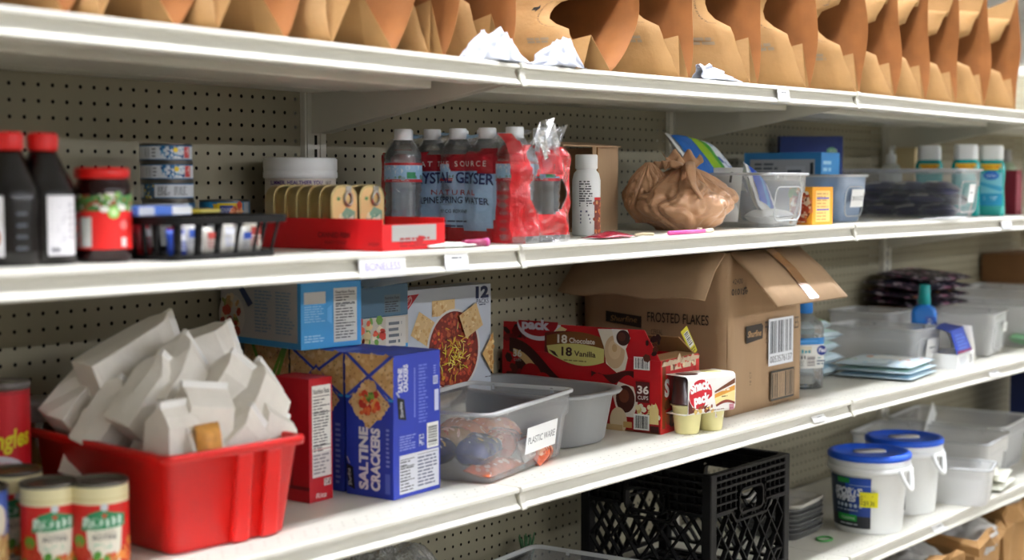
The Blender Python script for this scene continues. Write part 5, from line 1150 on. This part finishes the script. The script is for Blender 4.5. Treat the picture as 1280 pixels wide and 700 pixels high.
# ---------------------------------------------------------------- big corrugated box
FW, FD, FH = .345, .365, .352
t = thing('cereal_case', 'large open brown corrugated box printed FROSTED FLAKES with flaps folded out', 'box', (2.8855, 1.811, on3(2.88)), .03)
th = .005
B().box((0, 0, 0), (FW, FD, th)).obj('box_floor', M_cardin, t)
def wallp(u0, u1, fn, seed):
    b = B(); n = 14; r_ = []
    for j in range(9):
        r_.append([fn(u0+(u1-u0)*k/n, FH*j/8, .004*noise.noise(Vector((k*.5+seed, j*.45, seed)))) for k in range(n+1)])
    return b.loft(r_, 0, True, False, False, False)
wallp(0, FW, lambda u, v, l: (-FW/2+u, -FD/2-l, v), 1).obj('front_wall', M_card, t, solid=.004)
wallp(0, FD, lambda u, v, l: (-FW/2-l, FD/2-u, v), 4).obj('side_wall', M_card, t, solid=.004)
B().box((FW/2-.0025, 0, 0), (.005, FD, FH)).obj('side_wall', M_card, t); B().box((0, FD/2-.0025, 0), (FW, .005, FH)).obj('back_wall', M_card, t)
M_tape = mat('packing_tape', '#96693c', .25, coat=.5)
b = B(); b.loft([[(0, -FD/2+.005+FD*k/10, .002*math.sin(k*2)) for k in range(11)], [(-.045, -FD/2+.004+FD*k/10, -.035+.003*math.sin(k*1.7)) for k in range(11)], [(-.115, -FD/2-.012+FD*1.02*k/10, -.092+.004*math.sin(k*1.3)) for k in range(11)]], 0, True, False, False, False)
b.obj('side_flap', M_card, t, solid=.005, loc=(-FW/2, 0, FH))
b = B(); b.loft([[(-FW/2+.012+(FW-.024)*k/10, 0, .002*math.sin(k*2)) for k in range(11)], [(-FW/2+.006+(FW-.012)*k/10, -.055, -.042+.002*math.sin(k)) for k in range(11)], [(-FW/2+.004+(FW-.006)*k/10, -.118, -.108) for k in range(11)]], 0, True, False, False, False)
b.obj('front_flap', M_card, t, solid=.005, loc=(0, -FD/2, FH))
B().loft([[(-.022, -.004, .004), (.022, -.004, .004)], [(-.022, -.056, -.036), (.022, -.056, -.036)], [(-.022, -.116, -.101), (.022, -.116, -.101)]], 0, False, False, False, False).obj('tape_strip', M_tape, t, loc=(.01, -FD/2, FH))
B().loft([[(0, -.14, .003), (0, .14, .003)], [(.05, -.14, .06), (.05, .14, .06)]][:1]+[[(.06, -.14, -.05), (.06, .14, -.05)]], 0, False, False, False, False).obj('far_flap', M_card, t, solid=.004, loc=(FW/2, 0, FH))
i = Ink(lambda u, v, l: (-FW/2-l-.0068, FD/2-u, v)); bl = '#2a221c'
i.text('FROSTED FLAKES', .17, .196, .022, bl, fit=.155, bold=.01); i.text('CEREAL', .18, .168, .012, '#4a3a2c', fit=.03); i.poly([(.06, .214), (.155, .206), (.155, .180), (.06, .19)], bl); i.text('Shurfine', .072, .192, .013, '#9a7850', fit=.07, shear=.2)
i.obj('side_print', t)
i = Ink(lambda u, v, l: (-FW/2+u, -FD/2-l-.0068, v))
i.text('42400', .012, .285, .012, bl, fit=.045); i.text('0101', .008, .262, .013, bl, fit=.044, bold=.03); i.spots(.055, .262, .078, .276, 26, .002, .003, [bl], 3)
i.poly([(.073, .19), (.075, .152), (.150, .158), (.152, .186), (.145, .192)], bl); i.text('Shurfine', .081, .165, .014, '#b08a5c', fit=.062, shear=.2, bold=.02)
i.text('FROSTED FLAKES', .160, .168, .028, bl, fit=.165); i.text('CEREAL', .160, .146, .012, '#6a5238', fit=.06)
i.rect(.178, .092, .298, .198, '#e9ecf0'); i.barcode(.184, .118, .294, .194, '#e9ecf0', '#3a4248', 7, m=.02, n=34); i.text('0053576137', .186, .099, .015, '#23282e', fit=.106)
i.rects([(.190, .012, .305, .017), (.190, .075, .305, .08), (.190, .012, .194, .08), (.301, .012, .305, .08)], '#33302a'); i.barcode(.194, .017, .301, .075, '#ab8d6c', '#3c342a', 9, m=.02, n=26); i.lines(.2, .002, .3, .008, 1, '#6a563c')
i.text('18 CT', .098, .06, .008, '#5a4630', rot=PI/2, fit=.03)
i.obj('front_print', t)
o = B().loft([[(0, 0, 0), (.02, -.002, .012)], [(.045, 0, -.055), (.062, -.002, -.043)]], 0, False, False, False, False).obj('clearance_tag', mat('yellow_tag', '#cfc52a', .45), solid=.0008); o.location = (2.595, 1.66, 1.034); tag(o, 'yellow barcode tag standing in the open pudding carton', 'tag')
i = Ink(lambda u, v, l: (.045*v+.02*u, -.0012-l-.002*u, -.055*v+.012*u), 0); i.rect(.15, .12, .8, .7, '#d8d8d0'); i.rects([(.2, .15+.07*k, .75, .15+.07*k+(.03 if k % 3 else .045)) for k in range(7)], '#2a2a2c'); i.lines(.2, .74, .8, .92, 2, '#6a6430'); i.obj('tag_print', o)
# ---------------------------------------------------------------- third shelf, right part
X, Y = 3.235, 1.715
t = thing('electrolyte_jug', 'clear drink bottle with blue cap and white label, right of the corrugated box', 'bottle', (X, Y, on3(X)))
def sq(r_, z, rr=.03): return rrect(2*r_, 2*r_, min(rr, r_*.98), z, 6)
def jugrings(k):
    return [sq(.040*k, .001 if k < 1 else 0), sq(.0445*k, .004), sq(.0445*k, .04), sq(.043*k, .047), sq(.0445*k, .053), sq(.0445*k, .126), sq(.0425*k, .131), sq(.0445*k, .136), sq(.0445*k, .15), sq(.040*k, .163), sq(.030*k, .173), sq(.0205*k, .180)]
B().loft(jugrings(1)+[sq(.0175, .184, .0175), sq(.0175, .19, .0175)], 0, True, True, False).obj('bottle_shell', M_pet, t)
B().loft(jugrings(.965)[:-2], 0, True).obj('clear_drink', M_water, t)
b = B(); b.lathe([(.0205, .184), (.0212, .186), (.0212, .212), (.0195, .2145)], 36)
for k in range(36): b.box((.0212*math.cos(k*PI/18), .0212*math.sin(k*PI/18), .186), (.0012, .0012, .024))
b.obj('cap', mat('blue_cap', '#1479c8', .35), t)
t.rotation_euler = (0, 0, -.62)
B().loft([sq(.0449, .052), sq(.0449, .126)], 0, True, False, False).obj('label_sleeve', mat('white_label', '#e4e4de', .4), t)
B().loft([sq(.0451, .110), sq(.0451, .1265)], 0, True, False, False).obj('label_band', mat('blue_label', '#2f80c4', .4), t)
i = Ink(lambda u, v, l: (u, -.0452-l, v)); W_ = .042
i.rect(-W_, .116, W_*.4, .121, '#4a98d8'); i.rect(-W_, .09, -.0, .106, '#d8d0b8'); i.rects([(-.036+.009*k, .09, -.030+.009*k, .093+.011*(.9, .5, .3, .35)[k]) for k in range(4)], '#2c8a9a'); i.barcode(-.012, .058, .010, .084, '#d8d4cc', '#4a4048', 5, True, m=.04, n=20)
i.disc(.027, .096, .013, .012, '#2a3a8a'); i.text('Ped', .018, .092, .010, '#e8e8f0', fit=.019, bold=.04, shear=.2); i.rects([(-.036+.008*k, .076, -.032+.008*k, .084) for k in range(3)], '#3a3a42'); i.lines(-.036, .058, -.016, .073, 4, '#8a8a88'); i.lines(.014, .06, .038, .074, 2, '#6a7a8a'); i.rect(.016, .077, .024, .079, '#3a8a8a')
i.obj('bottle_label', t)
i = Ink(lambda u, v, l: (-.0452-l, -u, v)); i.lines(-.03, .06, .03, .1, 6, '#9a9a98'); i.obj('bottle_label', t)
# stacked pale packs behind the jug
g = 'pale green and blue tissue packs'
def p_pale(c1, c2):
    def f(i, w, d): i.rect(-w*.46, -d*.44, w*.46, d*.44, c1); i.spots(-w*.45, -d*.44, w*.45, d*.44, 18, .008, .02, [c2, '#e8f0ee', '#a8d0e4', '#7ab87a'], 5); i.rect(-w*.1, -d*.3, w*.3, d*.2, '#f0f4f2')
    return f
M_pale = mat('pale_pack', '#dff0f8', .3)
for k, (x, y, z, w_, d_, h_, rz, nm, c1, c2, tilt) in enumerate([
    (3.585, 1.66, 0, .225, .205, .015, .12, 'flat pale blue pack at the bottom of the low stack', '#a8cfe4', '#d8e8f0', 0),
    (3.583, 1.658, .0155, .22, .20, .014, .10, 'flat pale green pack in the middle of the low stack', '#b8dcd0', '#8ac48a', 0),
    (3.586, 1.662, .030, .22, .20, .014, .14, 'flat white and blue pack on top of the low stack', '#d4e4ec', '#e08050', 0),
    (3.47, 1.83, 0, .13, .16, .03, .05, 'pale blue pack at the bottom of the stack behind the jug', '#b4d4e4', '#d4e4ee', 0),
    (3.47, 1.83, .031, .13, .16, .03, .0, 'pale grey pack second in the stack behind the jug', '#c8d8dc', '#a8c4cc', 0),
    (3.465, 1.83, .062, .125, .15, .028, .1, 'pale green pack third in the stack behind the jug', '#c4dcd2', '#e0ecea', 0),
    (3.468, 1.83, .091, .13, .15, .03, -.05, 'pale mint pack fourth in the stack behind the jug', '#c8e0d8', '#7aa878', 0),
    (3.45, 1.84, .122, .12, .14, .028, .15, 'green-topped pack on the top of the stack behind the jug', '#a8c89a', '#5a8a4a', .1)]):
    pouch('tissue_pack', nm, 'pack', (x, y, on3(x)+z), w_, d_, h_, M_pale, (0, tilt, rz), g, p_pale(c1, c2), seed=k, wr=.1)
store_bin('clear bin with white tag standing behind the flat pale packs', 3.79, 1.765, 3, .185, .27, .112, -.02, M_haze, '', (.08, .055), tagpos=(.02, .5))
store_bin('clear bin with two white tags right of the mouthwash', 4.24, 1.745, 3, .20, .27, .128, .16, M_haze, '', (.05, .028), tagpos=(.03, .62))
store_bin('clear bin at the right edge of the third shelf with coloured packs', 4.58, 1.735, 3, .21, .33, .13, .1, M_haze, None)
store_bin('empty clear bin at the back behind the blue mouthwash', 3.985, 1.895, 3, .18, .19, .135, 0, M_haze, None, hand=False)
store_bin('long clear bin at the far right back of the third shelf', 4.90, 1.82, 3, .26, .34, .155, 0, M_haze, None)
p = pouch('tissue_pack', 'green and blue pack inside the bin at the right edge', 'pack', (4.54, 1.64, on3(4.5)+.006), .12, .09, .035, mat('pack_green', '#9ad0a8', .3), (.1, 0, .2), None, lambda i, w, d: (i.rect(0, -d*.4, w*.4, d*.4, '#4a90c8'), i.rect(-w*.4, -d*.4, -w*.05, d*.4, '#7ccc8a')), seed=4)
X, Y = 4.0, 1.738
t = thing('mouthwash', 'bright blue mouthwash bottle with teal cap between the clear bins', 'bottle', (X, Y, on3(X)), face_cam(X, Y)+PI/2)
B().loft([rrect(.072*a, .044*a2, .016, z, 6) for a, a2, z in ((.93, .9, 0), (1, 1, .004), (1, 1, .135), (.9, .9, .146), (.55, .7, .156), (.4, .62, .16))], 0, True).obj('bottle_body', mat('blue_mouthwash', '#1f7fe0', .12, coat=.6), t)
B().lathe([(.0165, .158), (.018, .16), (.0145, .212), (.0125, .2145)], 28).obj('cap', mat('teal_cap', '#109a9a', .35), t)
i = Ink(lambda u, v, l: (u, -.0222-l, v)); i.rect(.004, .02, .033, .125, '#3a6ad0'); i.spots(.004, .03, .033, .12, 22, .003, .008, ['#e4e8f4', '#2a3a9a', '#c8d4f0'], 4); i.text('ACT', .008, .06, .018, '#f0f2f8', fit=.024, bold=.06, rot=.3); i.obj('bottle_label', t)
# dark shirts in clear sleeves at the back
g = 'folded dark patterned garments in plastic sleeves'
rr = random.Random(9)
cols = [['#1c1a24', '#c87aa0', '#3a2a40', '#e0d8e0'], ['#15151c', '#b86a8a', '#d89a5a', '#e8e0e8', '#5a3a5c'], ['#1a1c30', '#2a3a6a', '#e4e0e8', '#c8a0b8']]
for k, nm in enumerate(['bottom', 'second', 'third', 'top']):
    X = (4.31, 4.30, 4.32, 4.36)[k]
    def pf(i, w, d, k=k): i.rect(-w*.47, -d*.46, w*.47, d*.46, cols[k % 3][0]); i.spots(-w*.46, -d*.46, w*.46, d*.46, 90, .006, .016, cols[k % 3], k)
    z = on3(4.3)+.134+.0245*k
    pouch('folded_garment', 'dark patterned folded garment in a sleeve, %s of the stack at the back' % nm, 'garment', (X, 1.895, z), (.36, .37, .36, .33)[k], .19, .021, mottled('patterned_fabric', ['#16151d', '#1c1b28', '#b0708c', '#23263e', '#1a1820', '#d8ccd6', '#3a2a40', '#15151c'], 75), (.10, 0, rr.uniform(-.06, .06)), g, pf, seed=k, wr=.15)
carton('storage_box', 'plain carton hidden under the folded garments', 4.30, 1.937, on3(4.3), .3, .10, .131, M_card)
def bx(i, U, V): i.rect(U*.3, V*.5, U*.75, V*.58, '#3a2a1a')
carton('brown_box', 'brown corrugated box at the far right back of the third shelf', 5.28, 1.925, on3(5.2)+.1555, .36, .16, .10, mat('dark_card', '#7a5430', .8, var=.05), 0, faces=(('front', bx),))
carton('storage_box', 'plain carton under the brown box at the far right', 5.28, 1.925, on3(5.2), .30, .15, .155, M_card)
# torn white box with blue top
t = thing('torn_box', 'torn flat white and dark blue box before the bin right of the mouthwash', 'box', (3.885, 1.618, on3(3.9)), .10)
B().box((0, 0, 0), (.15, .10, .042)).obj('box_body', M_white, t, bevel=.002)
i = Ink(front(.15, .10, .042)); i.barcode(.105, .006, .138, .036, seed=4); i.lines(.02, .008, .09, .034, 4, '#c0c4cc'); i.obj('box_print', t)
B().loft([[(-.085, -.052, .044), (.05, -.052, .044)], [(-.075, -.03, .102), (.035, -.03, .108)], [(-.07, .02, .112), (.03, .02, .116)]], 0, False, False, False, False).obj('blue_panel', mat('deep_blue_card', '#1e3c9a', .35), t, solid=.002)
i = Ink(lambda u, v, l: (-.085+u+v*.1, -.054+.36*v-l*2, .045+v)); i.lines(.02, .008, .11, .05, 5, '#5a78c8'); i.rect(.0, .0, .13, .006, '#7a2a4a'); i.obj('panel_print', t)
B().loft([[(.03, -.055, .112), (.045, .03, .115)], [(.085, -.05, .05), (.09, .02, .06)], [(.098, -.05, .01), (.10, .02, .012)]], 0, True, False, False, False).obj('torn_flap', M_paper, t, solid=.0015)
# ================================================================ fourth shelf
def on4(X): return SZ(4, X)
def crate():
    W, H = .332, .272; X, Y = 2.728, 1.728
    t = thing('milk_crate', 'black plastic milk crate with lattice sides and hand holes', 'crate', (X, Y, on4(X)), .0)
    b = B(); q = W/2-.012
    for sx in (-1, 1):
        for sy in (-1, 1): b.box((sx*q, sy*q, 0), (.024, .024, H))
    b.obj('corner_posts', M_black, t, bevel=.003)['kind'] = 'stuff'
    b = B(); b.box((0, 0, .002), (W-.01, .012, .008))
    for k in range(9):
        a = -W/2+.02+(W-.04)*k/8; b.box((a, 0, .002), (.007, W-.02, .007)); b.box((0, a, .002), (W-.02, .007, .007))
    b.obj('floor_grid', M_black, t)['kind'] = 'stuff'
    L = W-.044
    for nm, rz in (('front', 0), ('right', PI/2), ('back', PI), ('left', -PI/2)):
        M = Matrix.Rotation(rz, 4, 'Z'); P = lambda u, y, v: M @ Vector((u-L/2, y, v))
        def strip(b, pts, w_, th=.011, y0=-W/2+.003):
            """flat bar through pts in the panel plane"""
            for (a, c), (a2, c2) in zip(pts, pts[1:]):
                d = Vector((a2-a, c2-c)); n = Vector((-d.y, d.x)).normalized()*w_/2
                b.add([P(a+s*n.x, y0+yy, c+s*n.y) for yy in (0, th) for s in (1, -1)]+[P(a2+s*n.x, y0+yy, c2+s*n.y) for yy in (0, th) for s in (1, -1)], [(0, 1, 5, 4), (2, 6, 7, 3), (0, 4, 6, 2), (1, 3, 7, 5), (0, 2, 3, 1), (4, 5, 7, 6)])
        hx0, hx1, hz0, hz1 = L*.33, L*.67, H-.098, H-.048
        b = B()
        for z in (H-.003, H-.018, H-.033): strip(b, [(0, z), (L, z)], .005, .016, -W/2)
        for z in (H-.048, H-.066, H-.084):
            strip(b, [(0, z), (hx0-.012, z)], .004, .014, -W/2); strip(b, [(hx1+.012, z), (L, z)], .004, .014, -W/2)
        for k in range(15):
            u = L*k/14
            lo = H-.048 if hx0-.01 < u < hx1+.01 else H-.088
            strip(b, [(u, lo), (u, H-.003)], .0025, .010, -W/2+.003)
        strip(b, [(0, H-.088), (hx0-.035, H-.088), (hx0-.015, H-.112), (hx1+.015, H-.112), (hx1+.035, H-.088), (L, H-.088)], .005, .014, -W/2)
        b.add([P(u, -W/2+.012, v) for u, v in ((0, H-.088), (hx0, H-.088), (hx0, H), (0, H))], [(0, 1, 2, 3)]); b.add([P(u, -W/2+.012, v) for u, v in ((hx1, H-.088), (L, H-.088), (L, H), (hx1, H))], [(0, 1, 2, 3)]); b.add([P(u, -W/2+.012, v) for u, v in ((hx0, H-.046), (hx1, H-.046), (hx1, H), (hx0, H))], [(0, 1, 2, 3)])
        rr_ = [(p[0], p[1]) for p in rrect(hx1-hx0, hz1-hz0, .014, 0, 4, (hx0+hx1)/2, (hz0+hz1)/2)]
        strip(b, rr_+[rr_[0]], .005, .016, -W/2)
        b.obj('rim_band', M_black, t)
        b = B(); top = H-.088; bot = .035; pit = .052
        def cl(p0, p1):
            (a, c), (a2, c2) = p0, p1; t0, t1 = 0, 1
            for lo, hi, s, e in ((0, L, a, a2), (bot, top, c, c2)):
                d = e-s
                if abs(d) < 1e-9: continue
                ta, tb = (lo-s)/d, (hi-s)/d
                if ta > tb: ta, tb = tb, ta
                t0 = max(t0, ta); t1 = min(t1, tb)
            return None if t0 >= t1 else [(a+(a2-a)*t0, c+(c2-c)*t0), (a+(a2-a)*t1, c+(c2-c)*t1)]
        for k in range(-6, 14):
            for sg in (1, -1):
                x0 = k*pit; s = cl((x0, bot), (x0+sg*(top-bot)*.75, top))
                if s: strip(b, s, .0035)
        strip(b, [(0, bot), (L, bot)], .006, .014, -W/2); strip(b, [(0, .006), (L, .006)], .012, .014, -W/2); strip(b, [(0, bot+.03), (L*.1, bot+.03), (L*.2, bot)], .004); strip(b, [(L, bot+.03), (L*.9, bot+.03), (L*.8, bot)], .004)
        b.obj('lattice_side', M_black, t)
crate()
def dup_free(): pass
g = 'stacked grey food trays'
M_tray = mat('dark_grey_tray', '#565654', .4)
for k in range(7):
    last = k == 6
    t = B().loft([rrect(.178*a, .175*a, .03, z, 5) for a, z in ((.88, 0), (.9, .002), (1, .017), (1.0, .0195), (.97, .0195), (.88, .006), (.86, .0045))], 0, True).obj('food_tray', mat('pale_tray', '#bdb9ae', .4) if last else M_tray)
    t.location = (3.235+(.004 if last else .0015*(k % 3)), 1.775+.002*(k % 2), on4(3.23)+.0115*k+.0005); t.rotation_euler = (0, 0, .03 if not last else .10)
    tag(t, 'pale grey food tray on top of the dark stack' if last else 'dark grey food tray in the stack right of the crate, %s from the shelf' % ('first', 'second', 'third', 'fourth', 'fifth', 'sixth')[k], 'tray', g)
o = B().tube([(.024*math.cos(a)*(1+.1*math.sin(2*a)), .018*math.sin(a), .003) for a in [k*PI/12 for k in range(24)]], .0026, 6, closed=True).obj('rubber_band', mat('green_rubber', '#4a9a4a', .5)); o.location = (3.225, 1.645, on4(3.2)); tag(o, 'green rubber band lying before the tray stack', 'rubber band')
def pail(label, X, Y, rz, full):
    t = thing('wipe_pail', label, 'pail', (X, Y, on4(X)), 0, 'white wipe pails with blue lids')
    R0, R1, H = .083, .096, .19
    B().lathe([(R0*.97, 0), (R0, .004), (R1-.003, H-.03), (R1, H-.028), (R1+.005, H-.024), (R1+.005, H-.008), (R1, H-.004)], 56).obj('pail_body', M_white, t)
    B().lathe([(R1+.003, H-.008), (R1+.0075, H-.006), (R1+.0075, H+.003), (R1+.003, H+.008), (R1-.008, H+.008), (R1-.012, H+.003), (.002, H+.003)], 56).obj('lid', mat('blue_lid', '#1c5bd8', .35), t)
    lb = B(); lb.loft([[(p[0], p[1], H+.0035) for p in rrect(.085, .045, .0224, 0, 8)], [(p[0]*.97, p[1]*.95, H+.0075) for p in rrect(.085, .045, .0224, 0, 8)]], 0, True).obj('lid_hatch', mat('grey_white_plastic', '#c9c7c2', .4), t).rotation_euler = (0, 0, -.75)
    a = face_cam(X, Y); ah = a+rz
    pts = []
    for k in range(17):
        s = PI*k/16; pts.append(((R1+.009)*math.cos(ah-.0+(s-PI/2)*1.0), (R1+.009)*math.sin(ah+(s-PI/2)), H-.022-.055*math.sin(s)))
    hx = Vector((math.cos(ah), math.sin(ah), 0)); hy = Vector((-math.sin(ah), math.cos(ah), 0))
    pts = [hx*(R1+.006+.016*math.sin(PI*k/16))*1+hy*(-.030+.034*k/16*1.6)+Vector((0, 0, H-.026-.050*math.sin(PI*k/16)**.8)) for k in range(17)]
    B().tube(pts, .0055, 10).obj('handle', M_white, t)
    b = B(); b.lathe([(R1+.001, H-.040), (R1+.008, H-.036), (R1+.008, H-.024)], 40); b.obj('rim_ring', M_white, t)
    i = Ink(lambda u, v, l: ((R0+(R1-R0)*v/H*1.0+.0012+l)*math.cos(a+u/.09), (R0+(R1-R0)*v/H+.0012+l)*math.sin(a+u/.09), v), .006)
    u0, u1 = -.165, .005
    i.rect(u0, .015, u1, .142, '#1b3f8f'); i.rect(u0, .015, u1, .045, '#20222a'); i.rect(u0, .045, -.05, .142, '#0f2a4a'); i.rect(-.06, .1, u1, .142, '#1d4aa8'); i.rect(-.085, .127, -.048, .140, '#1f8a38'); i.rect(-.05, .122, u1, .124, '#8a9ac0')
    i.text('SPORTS', -.098, .098, .018, '#d8dce4', fit=.08, bold=.05, shear=.2); i.text('WIPES', -.098, .082, .015, '#d8dce4', fit=.065, bold=.05, shear=.2)
    for k in range(6): i.disc(-.085+.013*k, .071, .0045, .005, '#b8c4d8', 10)
    i.lines(-.09, .056, -.01, .062, 1, '#a8b4cc'); i.rect(-.088, .032, -.03, .048, '#1f9a3a'); i.text('CLEANS', -.075, .036, .006, '#e0f0e0', fit=.04); i.lines(-.08, .021, -.02, .027, 1, '#c8ccd4')
    if full:
        i.rect(-.022, .070, .022, .108, '#e8e01c'); i.lines(-.01, .094, .016, .102, 1, '#8a7a20'); i.text('$9.36', -.012, .075, .012, '#4a4a18', fit=.026); i.lines(-.02, .075, -.014, .1, 4, '#a89a30')
    i.obj('pail_label', t)
pail('white pail with blue lid and yellow price sticker at the shelf edge', 3.42, 1.623, 1.05, True)
pail('white pail with blue lid standing behind the one with yellow sticker', 3.685, 1.65, 1.05, False)
store_bin('small clear bin with handwriting right of the pails', 3.875, 1.595, 4, .155, .22, .105, .25, M_milky, None, hand=False)
store_bin('large clear bin behind the pails on the fourth shelf', 4.10, 1.755, 4, .26, .40, .145, .12, M_milky, None)
store_bin('clear bin at the back with a white lid leaning in it', 4.42, 1.80, 4, .30, .36, .15, .1, None, None)
store_bin('clear bin at the far right of the fourth shelf holding pale packs', 4.42, 1.56+.0, 4, .26, .07, .10, .1, M_frost, None, hand=False) if False else None
o = B().box((0, 0, 0), (.10, .006, .10)).obj('bin_lid', M_white, bevel=.004); o.location = (4.24, 1.83, on4(4.2)+.10); o.rotation_euler = (.2, .5, .3); tag(o, 'white lid leaning out of the back bin on the fourth shelf', 'lid')
i = Ink(lambda u, v, l: (u, -.11-l-.006, v)); 
g = 'pale folded packs at the right of the fourth shelf'
for k, (x, y, z, nm) in enumerate([(4.13, 1.57, 0, 'lowest'), (4.15, 1.58, .02, 'middle'), (4.12, 1.6, .04, 'topmost')]):
    pouch('pale_pack', 'crumpled pale pack at the right end of the fourth shelf, %s' % nm, 'pack', (x, y, on4(4.1)+z), .2, .08, .022, mat('cream_film', '#d8d8c8', .4), (0, 0, .15+.1*k), g, lambda i, w, d: i.spots(-w*.4, -d*.4, w*.4, d*.4, 10, .006, .012, ['#c8dce4', '#e8e4c8', '#f0f0ea'], 3), seed=k, wr=.4)
carton('navy_tote', 'dark navy box at the right frame edge on the fourth shelf', 5.26, 1.737, on4(5.3), .42, .275, .27, mat('deep_navy', '#0c1a44', .4), 0)
# left part of the fourth shelf
store_bin('wide clear bin with smoky rim left of the milk crate', 2.29, 1.735, 4, .34, .34, .100, .12, clear('smoky_polypropylene', '#c4c8d2', .25, .2, .45, .5), None, hand=False)
def loose(label, X, Y, w_, d_, h_, seed, m, cat='plastic bag', lv=4, name='plastic_bag', amp=.35, rz=0, group=None):
    o = crumple(w_, d_, h_, seed, amp, freq=1.6, nu=44, nv=26).obj(name, m); o.location = (X, Y, SZ(lv, X)+.001); o.rotation_euler = (0, 0, rz); return tag(o, label, cat, group)
loose('clear crumpled plastic bag at the bottom edge under the second joint', 1.87, 1.80, .16, .24, .205, 41, M_film)
loose('clear plastic bag with yellowish contents beside the wide bin', 2.025, 1.83, .17, .2, .13, 43, M_film)
loose('mustard yellow bundle inside the clear plastic bag', 2.025, 1.83, .09, .10, .09, 44, mat('mustard_cloth', '#b88a3a', .7), 'bundle', name='cloth_bundle')
b = B(); rr = random.Random(3)
for k in range(26):
    a = rr.uniform(0, 6.28); r_ = rr.uniform(.004, .028); p = (r_*math.cos(a), r_*math.sin(a)*.6, rr.uniform(.085, .112)); b.tube([(0, 0, .0), (p[0]*.6, p[1]*.6, p[2]*.7), p], .0016, 5)
o = b.obj('herb_sprig', mat('herb_green', '#3f6f45', .6)); o.location = (2.46, 1.965, on4(2.4)+.0); o['kind'] = 'stuff'; tag(o, 'small green sprig poking up at the pegboard behind the wide bin', 'sprig')
# ================================================================ base deck: bags low at right
Z5 = SHELF[5][0]
M_kraft2 = M_kraft
def low_bag(label, X, Y, w_, d_, h_, rz, seed):
    t = thing('paper_bag', label, 'paper bag', (X, Y, Z5+.001), rz, 'brown paper bags on the base deck'); r = random.Random(seed)
    J = lambda k: r.uniform(-k, k)
    def ring(s, z, j): return [(x*w_/2*s+J(j), y*d_/2*s+J(j), z+J(j)) for x, y in ((-1, -1), (-.5, -1), (0, -1), (.5, -1), (1, -1), (1, 0), (1, 1), (.5, 1), (0, 1), (-.5, 1), (-1, 1), (-1, 0))]
    B().loft([ring(1, 0, 0), ring(1, h_*.3, .004), ring(1.01, h_*.7, .008), ring(1.02, h_*.94, .012)], 0, False, True, False).obj('bag_body', M_kraft, t, solid=.001)
    B().loft([ring(1.02, h_*.94, .01), ring(1.06, h_*1.0, .012), ring(1.12, h_*.93, .014), ring(1.10, h_*.82, .014)], 0, False, False, False).obj('folded_cuff', M_kraft, t, solid=.001)
    return t
for k, (x, y, w_, d_, h_, rz, nm) in enumerate([(3.28, 1.62, .26, .2, .215, .1, 'leftmost'), (3.60, 1.64, .27, .22, .235, -.1, 'second from the left'), (3.93, 1.63, .28, .22, .25, .15, 'third from the left'), (4.27, 1.65, .28, .22, .27, 0, 'fourth from the left'), (4.6, 1.65, .26, .22, .22, .1, 'rightmost')]):
    low_bag('open brown paper bag with folded cuff low at the right, %s' % nm, x, y, w_, d_, h_, rz, k)
g = 'white plastic bags stuffed in the low paper bags'
for k, (x, y, z, w_, nm) in enumerate([(3.30, 1.60, .13, .17, 'leftmost'), (3.62, 1.61, .15, .2, 'second'), (3.95, 1.60, .165, .22, 'third'), (4.28, 1.63, .18, .2, 'rightmost')]):
    o = crumple(w_, .16, .10, 60+k, .3, freq=1.6, nu=44, nv=26).obj('plastic_bag', clear('white_thin_film', '#f0efea', .5, .2, .3, .6, .4, 50)); o.location = (x, y, Z5+z); tag(o, 'white plastic bag stuffed in a low paper bag, %s' % nm, 'plastic bag', g)
